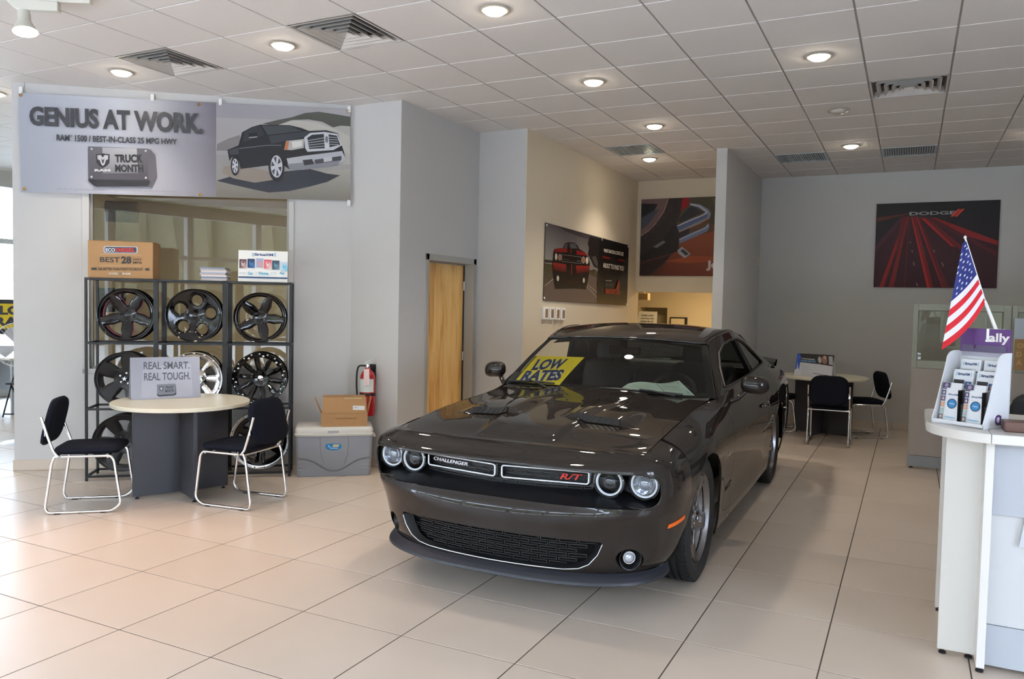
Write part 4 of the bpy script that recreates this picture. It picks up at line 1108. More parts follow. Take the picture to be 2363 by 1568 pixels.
for sd in (-1, 1):
    xa, xb = .022, .507
    def fy(x): return yb(x) - .012
    pts = rbox((xa + xb) / 2, .7275, xb - xa, .066, .014, 4)
    fr = thing('grille_frame'); fr.parent = CAR
    MB().tube([(sd * x, fy(x), z) for x, z in (pts if sd > 0 else pts[::-1])], .0052, 8, closed=True).build('frame_trim', m_frame, fr, smooth=60)
    pts2 = rbox((xa + xb) / 2, .7275, xb - xa + .026, .09, .024, 4)
    n_ = len(pts); b = MB(); b.add([(sd * x, fy(x) + .004, z) for x, z in pts] + [(sd * x, fy(x) + .012, z) for x, z in pts2] + [(sd * x, fy(x) + .03, z) for x, z in pts], [(i, (i + 1) % n_, n_ + (i + 1) % n_, n_ + i) for i in range(n_)] + [(2 * n_ + i, 2 * n_ + (i + 1) % n_, (i + 1) % n_, i) for i in range(n_)])
    b.build('frame_bezel', m_blk, fr, smooth=40)
def badge(name, txt, x0, x1, z0, z1, y, material, shear=0.0, bold=0.0, parent=CAR, fy=None):
    vs, fs = text_geo(txt, x1 - x0, z1 - z0, bold, shear)
    b = MB(); yy = (lambda x: y) if fy is None else fy
    n_ = len(vs); b.add([(x0 + p[0], yy(x0 + p[0]), z0 + p[1]) for p in vs] + [(x0 + p[0], yy(x0 + p[0]) + .004, z0 + p[1]) for p in vs], list(fs) + [tuple(n_ + i for i in f)[::-1] for f in fs])
    return b.build(name, material, parent)
badge('name_badge', 'CHALLENGER', -.465, -.205, .729, .748, 0, m_frame, .2, .0, fy=lambda x: yb(x) - .012)
m_rt = mat('badge_red', hx(206, 40, 30), .3)
badge('trim_badge', 'R/T', .355, .475, .713, .745, 0, m_rt, .3, .015, fy=lambda x: yb(x) - .012)

# headlamps: four round lamps with halo rings
for sd in (-1, 1):
    for nm, hxx, y, z, inner in (('outer', .800, -.352, .718, False), ('inner', .618, -.392, .716, True)):
        T = frame((sd * hxx, y, z), (1, 0, 0), (0, 0, 1))            # z axis of the lamp points forward (-y)
        g = thing('headlamp'); g.parent = CAR
        MB().lathe([(.083, -.10), (.088, -.02), (.086, .004), (.080, .006), (.077, -.004), (.075, -.03)], 40, 0, T).build('bezel', m_blkg, g, smooth=40)
        MB().lathe([(.0745, -.006), (.072, .002), (.066, .002), (.062, -.006), (.0745, -.006)], 40, 0, T).build('halo_ring', m_halo, g, smooth=50)
        MB().lathe([(.061, -.006), (.058, -.02), (.05, -.035), (.034, -.045), (0, -.047)], 32, 0, T).build('reflector', m_blkg if inner else m_chrome, g, smooth=50)
        MB().lathe([(.036, -.045), (.036, -.02), (.033, -.012), (.024, -.004), (.012, .0), (0, .001)], 28, 0, T).build('projector_lens', mat('projector_glass', hx(150, 156, 164), .05, spec=.9, metal=.4) if not inner else mat('projector_dark_glass', hx(26, 28, 32), .04, spec=1.0), g, smooth=60)
        MB().lathe([(.036, -.024), (.0385, -.018), (.036, -.012), (.0335, -.015), (.036, -.024)], 28, 0, T).build('lens_ring', m_chrome, g, smooth=60)
        MB().lathe([(.076, .004), (.05, .012), (.025, .016), (0, .017)], 28, 0, T).build('cover', m_lens, g, smooth=60)

# ---- lower grille, fog lamps, splitter
def fly(x): return fas_y(x, .335) + .055
b = MB(); b.grid(lambda u, v: (-.68 + 1.36 * u, fly(-.68 + 1.36 * u) + .03, .225 + .22 * v), 40, 2); b.build('lower_grille_backing', mat('grille_void_black', hx(5, 5, 6), .7, spec=.2), CAR)
def in_lg(x, z):
    hw = .50 + (.60 - .50) * min(1, max(0, (z - .265) / .1)); return abs(x) < hw and .262 < z < .405
tag(bricks(MB(), -.62, .62, .258, .41, fly, 6, .105, .0045, in_lg).build('lower_grille_mesh', m_mesh, CAR), kind='stuff')
b = MB(); n_ = len(LG)
o1 = [(x, fas_y(x, z) + .004, z) for x, z in LG]; cxz = (0, .335)
o2 = [(x * .93, fly(x * .93) + .0, .335 + (z - .335) * .82) for x, z in LG]
b.add(o1 + o2, [(i, (i + 1) % n_, n_ + (i + 1) % n_, n_ + i) for i in range(n_)]); b.build('lower_grille_bezel', m_blk, CAR, smooth=50)
MB().tube([(x, fas_y(x, z) - .001, z) for x, z in bend([(a, c, 0) for a, c in LG[5:16]], .02, 3) for x, z in [(x, z)]] if False else [(a, fas_y(a, c_) - .0015, c_) for a, c_ in [(LG[i][0] + (LG[i + 1][0] - LG[i][0]) * k / 6, LG[i][1] + (LG[i + 1][1] - LG[i][1]) * k / 6) for i in range(5, 15) for k in range(6)]], .0024, 6).build('lower_grille_glint', m_frame, CAR, smooth=60)  # bright tube stands in for the highlight along the body edge
for sd in (-1, 1):
    y = fas_y(.745, .317) + .034; nrm = Vector((sd * .72, -1, 0)).normalized(); xa = Vector((0, 0, 1)).cross(nrm)
    T = frame((sd * .740, y, .315), xa, (0, 0, 1)); g = thing('fog_lamp'); g.parent = CAR
    MB().lathe([(.064, .0), (.062, .006), (.058, .005), (.048, -.03), (.036, -.04), (.0, -.042)], 32, 0, T).build('bezel', m_blk, g, smooth=40)
    MB().lathe([(.031, -.038), (.031, -.02), (.022, -.010), (0, -.005)], 24, 0, T).build('lens', mat('fog_lens', hx(196, 202, 212), .06, spec=.9, metal=.3), g, smooth=60)
    MB().lathe([(.030, -.024), (.034, -.020), (.034, -.014), (.030, -.014), (.030, -.024)], 24, 0, T).build('lens_ring', m_chrome, g, smooth=60)
SP = [(-.004, .236), (.022, .218), (.042, .198), (.046, .185), (.03, .177), (-.06, .185)]
def fsp(u, v):
    th = (u - .5) * PI * .93; k = v * (len(SP) - 1); i = min(int(k), len(SP) - 2); t = k - i
    o_ = SP[i][0] + (SP[i + 1][0] - SP[i][0]) * t; z = SP[i][1] + (SP[i + 1][1] - SP[i][1]) * t
    e = 1 - .75 * abs(2 * u - 1) ** 6
    x, y = fas(th, .25, o_ * e); return (x, y, z + .012 * (1 - e) - (.0 if v < .1 else 0) - .02 * (1 - abs(2 * u - 1) ** 2) * 0)
m_split = mat('splitter_black', hx(34, 36, 44), .45)
b = MB().grid(fsp, 72, 20, flip=True); b.build('front_splitter', m_split, CAR, smooth=40)
# amber side markers
m_amb = mat('amber_lens', hx(240, 104, 16), .2)
for sd in (-1, 1):
    def fmk(u, v):
        yy = -.262 + .165 * u; z = .474 + .022 * v + .022 * u; c_, n = herm(FK, z); w_ = fw_(z); return (sd * (w_ * max(0, 1 - (yy / c_) ** n) ** (1 / n) + .004), yy, z)
    shell(MB().grid(fmk, 10, 2, flip=(sd < 0)), 'side_marker', m_amb, .012)

# ---- hood with twin scoops
HE = [(-.374, [.874]), (-.2, [.889]), (0, [.9125]), (.1, [.923]), (.4, [.955]), (.65, [.972]), (1.0, [.998]), (1.2, [1.012])]
def sm(t): t = min(1, max(0, t)); return t * t * (3 - 2 * t)
def hood_z(x, y):
    ze = herm(HE, y)[0]; ax = abs(x)
    z = ze + .03 * (1 - (ax / .8) ** 2) * sm((y + .36) / .3)
    bw = .24 + .14 * sm((y + .3) / 1.2)
    z += .016 * (1 - sm((ax - bw + .03) / .06)) * sm((y + .34) / .12)            # centre power bulge
    rise = sm((y - .108) / .022) * (1 - sm((y - .2) / .8))
    side_ = sm((ax - .12) / .11) * (1 - sm((ax - .48) / .14))
    z += .034 * rise * side_
    return z
ys = [-.374 + .48 * i / 30 for i in range(30)] + [.106 + .03 * i / 8 for i in range(9)] + [.136 + (1.13 - .136) * (i + 1) / 40 for i in range(40)]
def fh(u, v):
    k = v * (len(ys) - 1); i = min(int(round(k)), len(ys) - 1); y = ys[i]; x = (u - .5) * 2 * .793
    y2 = y + (.0 if y < .6 else .10 * (x / .8) ** 2 * sm((y - .6) / .5) - .07 * sm((y - .6) / .5))
    if y < -.3: y2 = y + .03 * abs(x / .8) ** 3 * (1 - sm((y + .374) / .08))
    return (x, y2, hood_z(x, y))
shell(MB().grid(fh, 110, len(ys) - 1), 'hood', m_paint, .012, ang=30)
for sd in (-1, 1):
    g = thing('hood_scoop'); g.parent = CAR
    def fsc(u, v):
        x = .245 + .26 * u; return (sd * x, .098 + .024 * v, .003 + .004 * v + hood_z(x, .106) + .003 + (hood_z(x, .13) - hood_z(x, .106) - .003) * v)
    MB().grid(fsc, 10, 2, flip=(sd < 0)).build('scoop_mouth', m_blk, g)
    for k in range(7):
        a = Vector(fsc((k + .5) / 7, .12)); c = Vector(fsc((k + .5) / 7, .9)); MB().cyl(a + Vector((-.012, -.001, 0)), c + Vector((.012, -.001, 0)), .0022, seg=6).build('scoop_mesh', m_mesh, g)
# added black boxes block light inside the body, filling engine bay and cabin floor
MB().box(-.78, .78, -.30, 1.2, .3, .845).box(-.8, .8, 1.2, 4.3, .2, .40).box(-.8, .8, 3.9, 4.35, .3, 1.0).box(-.60, .60, -.2, 4.3, .16, .3).build('light_block', m_blk, CAR)
MB().grid(lambda u, v: ((u - .5) * 1.62, 1.02 + .13 * v + .10 * ((u - .5) * 2) ** 2, .985 + .02 * v), 16, 3).build('cowl_panel', m_blk, CAR, smooth=40)

# ---- glasshouse
RT_ = [(1.25, [.845, 1.022]), (1.45, [.775, 1.165]), (1.60, [.715, 1.28]), (1.74, [.675, 1.375]), (1.9, [.685, 1.42]), (2.1, [.705, 1.447]), (2.4, [.715, 1.46]), (2.8, [.705, 1.425]), (3.2, [.735, 1.325]), (3.6, [.785, 1.20]), (3.9, [.825, 1.112]), (4.05, [.822, 1.082])]
WIN = [(1.47, 1.088), (1.62, 1.205), (1.78, 1.305), (1.95, 1.365), (2.2, 1.398), (2.5, 1.402), (2.78, 1.362), (3.0, 1.275), (3.2, 1.178), (3.17, 1.158), (2.4, 1.108), (1.65, 1.085)]
def gh(y, t, o=0.0):
    xb, zb_ = sec(y, 8); xt, zt = herm(RT_, y)
    x = xb + (xt - xb) * t + .018 * math.sin(PI * t); return x + o, zb_ + (max(zt, zb_ + .001) - zb_) * t
def x_at(y, z):
    xb, zb_ = sec(y, 8); xt, zt = herm(RT_, y); t = (z - zb_) / max(zt - zb_, .01); return gh(y, t)[0]
for sd in (1, -1):
    def fg(u, v):
        y = 1.26 + (4.05 - 1.26) * u; x, z = gh(y, v); return (sd * x, y, z)
    cut = fixn(MB().prism(WIN, .3, 1.3, 0, Matrix(((0, 0, sd, 0), (1, 0, 0, 0), (0, 1, 0, 0), (0, 0, 0, 1)))))
    shell(MB().grid(fg, 80, 20, flip=(sd < 0)), 'roof_pillar', m_paint, .016, cuts=[cut])
    # black window surround, B pillar, glass
    ring = [(sd * (x_at(y, z) + .003), y, z) for y, z in WIN]
    MB().tube(ring, .011, 6, closed=True).build('window_seal', m_blk, CAR, smooth=60)
    b = MB(); q = [(2.60, 1.115), (2.70, 1.12), (2.50, 1.40), (2.42, 1.40)]
    b.add([(sd * (x_at(y, z) - .012), y, z) for y, z in q] + [(sd * (x_at(y, z) - .05), y, z) for y, z in q], [(0, 1, 2, 3), (7, 6, 5, 4), (0, 4, 5, 1), (1, 5, 6, 2), (2, 6, 7, 3), (3, 7, 4, 0)]); b.build('b_pillar', m_blk, CAR)
    q = [(2.70, 1.12), (3.17, 1.158), (3.2, 1.178), (3.0, 1.275), (2.78, 1.362), (2.50, 1.40)]
    b = MB(); b.add([(sd * (x_at(y, z) - .006), y, z) for y, z in q], [tuple(range(6)) if sd > 0 else tuple(range(6))[::-1]]); b.build('quarter_glass', m_sideg, CAR)
def ws(u, t, o=0.0):
    a = 2 * u - 1
    xb, yb_, zb_ = a * .835, 1.10 + .165 * a * a, 1.028 - .006 * a * a; xt, yt, zt = a * .665, 1.63 + .10 * a * a, 1.408 - .03 * a * a
    p = Vector((xb + (xt - xb) * t, yb_ + (yt - yb_) * t, zb_ + (zt - zb_) * t)); nrm = Vector((0, -.55, .83))
    return p + nrm * (.02 * math.sin(PI * t) + o)
MB().grid(lambda u, v: ws(u, v), 30, 16).build('windshield', m_wsg, CAR, smooth=70)
m_band = mat('windshield_frit', hx(12, 12, 13), .5)
b = MB()
for (u0, u1, v0, v1) in ((0, 1, .955, 1), (0, .035, 0, 1), (.965, 1, 0, 1), (0, 1, 0, .03)):
    b.grid(lambda u, v, a=(u0, u1, v0, v1): ws(a[0] + (a[1] - a[0]) * u, a[2] + (a[3] - a[2]) * v, -.004), 20, 8)
b.build('windshield_border', m_band, CAR, smooth=70)
MB().tube([ws(k / 30, 1.0, .004) for k in range(31)], .006, 6).build('windshield_trim', m_blkg, CAR, smooth=60)
# roof
RC = [(1.63, [1.408]), (1.9, [1.468]), (2.3, [1.513]), (2.7, [1.502]), (3.12, [1.44])]
def roof(u, v):
    a = 2 * u - 1; y = 1.635 + .10 * a * a + (3.12 - 1.635 - .10 * a * a) * v
    xr, zr = herm(RT_, y); zc = herm(RC, y)[0]; zr2 = zr + .004
    return (a * xr, y, zr2 + (zc - zr2) * (1 - abs(a) ** 2.6))
shell(MB().grid(roof, 48, 40), 'roof_panel', m_paint, .014, ang=40)
for sd in (-1, 1):
    MB().tube([(sd * (herm(RT_, y)[0] - .035), y, herm(RT_, y)[1] + .0175) for y in [1.78 + .1 * k for k in range(13)]], .004, 6).build('roof_channel', m_blk, CAR, smooth=60)
def rg(u, v):
    a = 2 * u - 1; return Vector((a * (.665 + .09 * v), 3.12 + .84 * v, 1.438 - .335 * v - .02 * a * a + .02 * math.sin(PI * v)))
MB().grid(rg, 20, 12).build('rear_window', m_sideg, CAR, smooth=70)
# deck, tail, spoiler
def deck(u, v):
    a = 2 * u - 1; y = 3.93 + .60 * v; x, z = sec(min(y, 4.45), 8); return (a * x * (1 - .02 * v), y, z + .03 * (1 - a * a) * (1 - v * .3))
shell(MB().grid(deck, 24, 14), 'deck_lid', m_paint, .012, ang=40)
def tail(u, v):
    a = 2 * u - 1; s_ = 8 * v; x, z = sec(4.45, s_); k = abs(a) ** 4
    return (a * x, 4.45 + .14 * (1 - k) * (1 - .35 * abs(v - .55)), z)
shell(MB().grid(tail, 40, 30, flip=True), 'rear_bumper', m_paint, .012, ang=40)
for sd in (-1, 1):
    b = MB(); b.grid(lambda u, v: (sd * (.34 + .46 * u), 4.5950 - .055 * u ** 3, .80 + .11 * v), 10, 2, flip=(sd > 0)); b.build('tail_lamp', mat('tail_lamp_red', hx(150, 16, 18), .15), CAR)
def spo(u, v):
    a = 2 * u - 1; prof_ = [(4.26, 1.105), (4.36, 1.135), (4.50, 1.165), (4.54, 1.16), (4.52, 1.13), (4.45, 1.09)]; k = v * 5; i = min(int(k), 4); t = k - i
    y = prof_[i][0] + (prof_[i + 1][0] - prof_[i][0]) * t; z = prof_[i][1] + (prof_[i + 1][1] - prof_[i][1]) * t
    return (a * .84, y - .16 * abs(a) ** 3, z - .03 * abs(a) ** 4)
MB().grid(spo, 28, 20, flip=False).build('rear_spoiler', m_blkg, CAR, smooth=50)

# ---- wheels and tyres
def car_wheel(x, y, sd):
    g = thing('wheel'); g.parent = CAR; g.location = (x, y, WZ); g.rotation_euler = (0, 0, 0)
    T = frame((0, 0, 0), (0, 1, 0), (0, 0, 1)) if sd > 0 else frame((0, 0, 0), (0, -1, 0), (0, 0, 1))     # local z points outwards
    R = WRAD; r = .275; w = .128
    prof = [(r, -w + .01), (r + .03, -w - .004), (R - .04, -w - .006), (R - .012, -w + .008), (R - .002, -w + .03)]
    for c in (-.06, -.022, .022, .06):
        prof += [(R, c - .008), (R - .009, c - .005), (R - .009, c + .005), (R, c + .008)]
    prof += [(R - .002, w - .03), (R - .012, w - .008), (R - .04, w + .006), (r + .03, w + .004), (r, w - .01), (r - .01, w - .03), (r - .01, -w + .03), (r, -w + .01)]
    MB().lathe(prof, 72, 0, T).build('tyre', m_rub, g, smooth=30)
    sp = MB()
    for k in range(60):
        for c0, c1 in ((-.118, -.07), (.07, .118)):
            Tk = T @ Matrix.Rotation(2 * PI * k / 60, 4, 'Z'); zz = (c0 + c1) / 2
            sp.add([(R - .004, -.012, c0), (R + .0012, -.012, c0 + .006 * (c0 < 0)), (R + .0012, -.012, c1 - .006 * (c0 > 0)), (R - .004, -.012, c1), (R - .004, .012, c0), (R + .0012, .012, c0 + .006 * (c0 < 0)), (R + .0012, .012, c1 - .006 * (c0 > 0)), (R - .004, .012, c1)], [(1, 5, 6, 2), (0, 1, 2, 3), (7, 6, 5, 4)], 0, Tk)
    tag(sp.build('tread_blocks', m_rub, g), kind='stuff')
    MB().lathe([(r - .004, w - .014), (r + .004, w - .01), (r + .004, w - .016), (r - .006, w - .03), (r - .016, .06), (r - .03, .0), (r - .015, -w + .02), (r, -w + .02), (r, -w + .016), (r - .022, -w + .02), (r - .045, 0), (r - .03, .06), (r - .012, w - .03), (r - .004, w - .014)], 56, 0, T).build('rim', m_hyper, g, smooth=40)
    dz = lambda q: w - .03 - .035 * (1 - q / r) ** 1
    def spoke(a):
        return [(q * math.cos(a + math.radians(d)), q * math.sin(a + math.radians(d))) for q, d in window(.085, .252, 8, 24)]
    b = MB(); plate(b, circ(r - .008, 56), [spoke(math.radians(90 + 72 * k)) for k in range(5)], -.045, 0, 0, T, dz); b.build('spoke_face', m_hyper, g, smooth=30)
    for k in range(5):
        a = math.radians(54 + 72 * k)
        MB().prism([(.07, -.012), (.24, -.02), (.24, .02), (.07, .012)], -.004, .004, 0, T @ Matrix.Rotation(a, 4, 'Z') @ Matrix.Translation((0, 0, w - .045))).build('spoke_ridge', m_hyper, g, bevel=.004)
    MB().lathe([(.05, w - .075), (.046, w - .055), (.032, w - .05), (.03, w - .046), (0, w - .044)], 24, 0, T).build('centre_cap', m_hyper, g, smooth=40)
    lg = MB()
    for k in range(5):
        a = math.radians(90 + 72 * k); lg.lathe([(.011, w - .075), (.011, w - .055), (.006, w - .05), (0, w - .05)], 8, 0, T @ Matrix.Translation((.058 * math.cos(a), .058 * math.sin(a), 0)))
    tag(lg.build('lug_nuts', m_chrome, g, smooth=40), kind='stuff')
    MB().lathe([(0, .02), (.15, .02), (.16, .015), (.16, -.005), (0, -.005)], 36, 0, T).build('brake_disc', m_mach, g, smooth=40)
    return g
for sd in (1, -1):
    for y in (WF, WR): car_wheel(sd * .822, y, sd)

# ---- door mirrors
for sd in (1, -1):
    g = thing('door_mirror'); g.parent = CAR
    b = MB()
    def fm(u, v):
        th = 2 * PI * u; ph = PI * v
        sx, sy_, sz = .098, .075, .066; e = .75
        cu, su = math.cos(th), math.sin(th); c2, s2 = math.cos(ph), math.sin(ph)
        p = lambda q: math.copysign(abs(q) ** e, q)
        x = sx * p(c2); y = sy_ * p(s2) * p(cu); z = sz * p(s2) * p(su)
        if y > .03: y = .03 + (y - .03) * .2
        return (sd * (1.062 + x), 1.535 + y + .02 * x / .1, 1.108 + z - .12 * x * (1 if x > 0 else .3))
    b.grid(fm, 32, 20, flip=(sd > 0)); b.build('mirror_shell', m_paint, g, smooth=60, weld=True)
    MB().tube([(sd * .90, 1.46, .985), (sd * .95, 1.475, 1.0), (sd * 1.0, 1.515, 1.06)], [.022, .019, .022], 10).build('mirror_arm', m_paint, g, smooth=60)
    MB().lathe([(0, 0), (.045, 0), (.05, .006), (.045, .012), (0, .012)], 20, 0, Matrix.Translation((sd * 1.062, 1.567, 1.105)) @ Matrix.Rotation(-PI / 2, 4, 'X') @ Matrix.Diagonal((1.7, 1.05, 1, 1))).build('mirror_glass', m_chrome, g, smooth=40)
# door handles, fender badge, wipers
for sd in (1, -1):
    x, z = sec(2.5, 5.6); MB().box(-.09, .09, -.008, .012, -.014, .014, 0, frame((sd * (x + .012), 2.52, z), (0, 1, 0), (-sd, 0, 0))).build('door_handle', m_paint, CAR, bevel=.006)
    vs, fs = text_geo('5.7 LITER HEMI', .2, .022, .02); x, z = sec(.957, 4.3)
    T = frame((sd * (x + .002), .86 if sd > 0 else 1.06, z - .012), (0, sd, 0), (0, 0, 1)); MB().add([(a, c, .0) for a, c in vs], fs, 0, T).build('fender_badge', m_chrome, CAR)
def wsp(x, t, o): return ws((x / (.835 - .17 * t) + 1) / 2, t, o)
for xa, ta, xb, tb in ((-.80, .02, -.36, .05), (.02, .03, .62, -.0)):
    g = thing('wiper'); g.parent = CAR
    n_ = 12; pts = [wsp(xa + (xb - xa) * k / n_, ta + (tb - ta) * k / n_ + .012 * math.sin(PI * k / n_), .016) for k in range(n_ + 1)]
    MB().tube(pts, .009, 6).build('wiper_blade', m_blk, g, smooth=60)
    MB().tube([wsp(xb - .05, -.03, .02), wsp((xa + xb) / 2 + .1, .0, .035), wsp((xa + xb) / 2, (ta + tb) / 2 + .012, .028)], .008, 6).build('wiper_arm', m_blk, g, smooth=60)

# ---- cabin
m_int = mat('cabin_black', hx(12, 13, 14), .7); m_leather = mat('seat_leather_black', hx(14, 15, 17), .55)
MB().grid(lambda u, v: ((u - .5) * 1.6, 1.16 + .5 * v - .0 * u, 1.01 + .02 * math.sin(PI * v) - .25 * sm((v - .7) / .3)), 12, 12).build('dashboard', m_int, CAR, smooth=50)
MB().prism([(.18, 0), (.62, 0), (.56, .07), (.24, .07)], 1.42, 1.60, 0, Matrix(((1, 0, 0, 0), (0, 0, 1, 0), (0, 1, 0, 1.0), (0, 0, 0, 1)))).build('instrument_hood', m_int, CAR, bevel=.02)
TW = Matrix.Translation((.40, 1.74, .96)) @ Matrix.Rotation(math.radians(65), 4, 'X')
g = thing('steering_wheel'); g.parent = CAR
MB().tube([TW @ Vector((.185 * math.cos(2 * PI * k / 36), .185 * math.sin(2 * PI * k / 36), 0)) for k in range(36)], .016, 8, closed=True).build('wheel_rim', m_leather, g, smooth=60)
MB().lathe([(0, .02), (.06, .015), (.07, -.01), (0, -.02)], 20, 0, TW).build('wheel_hub', m_int, g, smooth=50)
for a in (20, 160, 270): MB().cyl(TW @ Vector((.05 * math.cos(math.radians(a)), .05 * math.sin(math.radians(a)), 0)), TW @ Vector((.18 * math.cos(math.radians(a)), .18 * math.sin(math.radians(a)), 0)), .013).build('wheel_spoke', m_int, g)
for sd in (-1, 1):
    g = thing('front_seat'); g.parent = CAR
    b = pad(.50, .50, .14, .1); b.v = [Matrix.Translation((sd * .40, 2.18, .58)) @ v for v in b.v]; b.build('seat_cushion', m_leather, g, smooth=70)
    b = pad(.48, .62, .13, .12); T = Matrix.Translation((sd * .40, 2.50, .88)) @ Matrix.Rotation(math.radians(-16), 4, 'X') @ Matrix.Rotation(PI / 2, 4, 'X'); b.v = [T @ v for v in b.v]; b.build('seat_back', m_leather, g, smooth=70)
    b = pad(.27, .18, .1, .06); T = Matrix.Translation((sd * .40, 2.60, 1.245)) @ Matrix.Rotation(math.radians(-10), 4, 'X') @ Matrix.Rotation(PI / 2, 4, 'X'); b.v = [T @ v for v in b.v]; b.build('headrest', m_leather, g, smooth=70)
    for k in (-.06, .06): MB().cyl((sd * .40 + k, 2.57, 1.10), (sd * .40 + k, 2.60, 1.2), .007).build('headrest_post', m_chrome, g)
g = thing('rear_bench'); g.parent = CAR
b = pad(1.2, .5, .14, .1); b.v = [Matrix.Translation((0, 3.05, .58)) @ v for v in b.v]; b.build('bench_cushion', m_leather, g, smooth=70)
b = pad(1.2, .55, .13, .12); T = Matrix.Translation((0, 3.38, .86)) @ Matrix.Rotation(math.radians(-22), 4, 'X') @ Matrix.Rotation(PI / 2, 4, 'X'); b.v = [T @ v for v in b.v]; b.build('bench_back', m_leather, g, smooth=70)
MB().grid(lambda u, v: ((u - .5) * 1.3, 3.46 + .5 * v, 1.08 + .02 * v), 4, 4).build('parcel_shelf', m_int, CAR)
MB().box(-.13, .13, 1.74, 1.76, 1.27, 1.335).build('interior_mirror', m_int, CAR, bevel=.012)
MB().box(-.02, .02, 1.7, 1.75, 1.32, 1.40).build('mirror_mount', m_int, CAR)
MB().grid(lambda u, v: ((u - .5) * 2 * .62, 1.72 + 1.35 * v, herm(RC, 1.72 + 1.35 * v)[0] - .05 - .04 * (2 * u - 1) ** 2), 16, 16).build('headliner', m_int, CAR, smooth=60)

# ---- sale sign and price sheet behind the windshield (loose things)
t = thing_m('sale_sign', CAR.matrix_world.copy() if False else (Matrix.Translation((2.022, 0, 0)) @ rotz(.012)), 'yellow low rates sign leaning inside the windshield of the car', 'sign')
SQ = [(1216.7, 833.7), (1347, 838), (1286.8, 897), (1168.8, 885.5)]
def on_ws(x, t_, o):
    return wsp(x, t_, o)
p = Print(1.0, 1.0, SQ)
SC3 = [(-.700, .60), (-.224, .60), (-.330, .09), (-.765, .085)]        # TL TR BR BL as (x, height fraction on the glass)
def sgn(u, v, z):
    a = [SC3[3][k] * (1 - u) * (1 - v) + SC3[2][k] * u * (1 - v) + SC3[1][k] * u * v + SC3[0][k] * (1 - u) * v for k in (0, 1)]
    return on_ws(a[0], a[1], -.022 + z * 2)
p.warp = sgn
n_ = 14
MB().grid(lambda u, v: sgn(u, v, 0), n_, n_).build('sign_board', mat('sign_yellow_card', hx(238, 214, 30), .45, emit=None), t, smooth=60)
def dense(p_, txt, quad, col, bold, shear): p_.text(txt, quad, col, bold, shear)
NV = hx(30, 44, 92); WH = hx(220, 222, 226)
for col, bo, dx in ((WH, .085, 0), (NV, .045, 0)):
    p.text('LOW', [(1226, 842), (1304, 842), (1286, 864), (1208, 866)], col, bo, .0)
    p.text('RATES', [(1198, 866), (1298, 866), (1284, 888), (1180, 886)], col, bo, .0)
p.build('sign_lettering', t, m_print)
t = thing_m('price_sheet', Matrix.Translation((2.022, 0, 0)) @ rotz(.012), 'pale folded price sheet lying on the dashboard at the steering wheel', 'paper')
p = Print(1.0, 1.0, [(1455, 889), (1566, 881), (1600, 912), (1440, 893.5)])
S4 = [(.20, .20), (.555, .285), (.70, .05), (.165, .13)]
def sg4(u, v, z):
    a = [S4[3][k] * (1 - u) * (1 - v) + S4[2][k] * u * (1 - v) + S4[1][k] * u * v + S4[0][k] * (1 - u) * v for k in (0, 1)]
    return on_ws(a[0], a[1], -.03 + .012 * math.sin(u * 7) * v + z * 2)
MB().grid(lambda u, v: sg4(u, v, 0), 12, 8).build('sheet', mat('price_paper', hx(206, 222, 210), .6), t, smooth=60)
p.H = homog([(0, 1), (1, 1), (1, 0), (0, 0)], [(0, 1), (1, 1), (1, 0), (0, 0)]); p.warp = sg4
GT = hx(96, 120, 112)
p.stroke([(.55, .93), (.93, .93), (.95, .18), (.6, .15), (.55, .93)], .012, GT)
for k in range(9): p.stroke([(.06 + .02 * k % .1, .85 - .085 * k), (.45 - .03 * (k % 3), .85 - .085 * k)], .014, hx(150, 172, 162))
for k in range(5): p.stroke([(.60, .82 - .13 * k), (.88, .82 - .13 * k)], .03 if k == 2 else .014, GT)
p.build('sheet_print', t, m_print)
# ================================================================== banners and pictures
G_ = lambda v: hx(v, v, v)
# ---- truck banner on the angled wall
bw, bh = 2.98, .902
T = TAF @ Matrix.Translation((.083, 2.597, .03)) @ Matrix.Rotation(.0188, 4, 'Z')
t = thing_m('truck_banner', T, 'long grey vinyl banner with a black pickup truck picture', 'banner')
MB().box(0, bw, 0, bh, -.003, 0).build('vinyl', mat('banner_vinyl_grey', hx(176, 176, 184), .45), t)
p = Print(bw, bh, [(113, 545), (2042, 645), (2035, 1168), (118, 1115)])
c1, c2, c3 = hx(176, 178, 188), hx(196, 197, 204), hx(122, 116, 124)
p.quad([(113, 545), (700, 575), (690, 1126), (118, 1115)], [hx(168, 170, 180), c2, hx(176, 176, 186), hx(160, 162, 172)], 4, 4)
p.z -= .0003
p.quad([(700, 575), (1265, 605), (1255, 1147), (690, 1126)], [c2, hx(108, 102, 112), hx(126, 120, 128), hx(176, 176, 186)], 5, 4)
p.z -= .0003
p.quad([(1265, 605), (2042, 645), (2035, 1168), (1255, 1147)], [hx(150, 146, 152), hx(168, 164, 166), hx(150, 146, 138), hx(140, 136, 128)], 4, 4)
p.quad([(1265, 690), (2040, 720), (2036, 960), (1258, 900)], [hx(160, 156, 158), hx(172, 168, 162), hx(176, 172, 164), hx(150, 146, 146)], 3, 3)
p.poly([(1530, 726), (1620, 705), (1700, 690), (1780, 665), (1860, 658), (1950, 672), (2041, 688), (2041, 742), (1985, 738), (1940, 748), (1880, 716), (1800, 702), (1700, 706), (1610, 738)], hx(72, 72, 66))
p.poly([(1266, 842), (1330, 812), (1400, 790), (1400, 860), (1330, 880), (1262, 880)], hx(116, 112, 112))
p.poly([(1600, 742), (1720, 706), (1840, 720), (1960, 760), (2036, 800), (2036, 900), (1900, 860), (1750, 760)], hx(184, 180, 172))
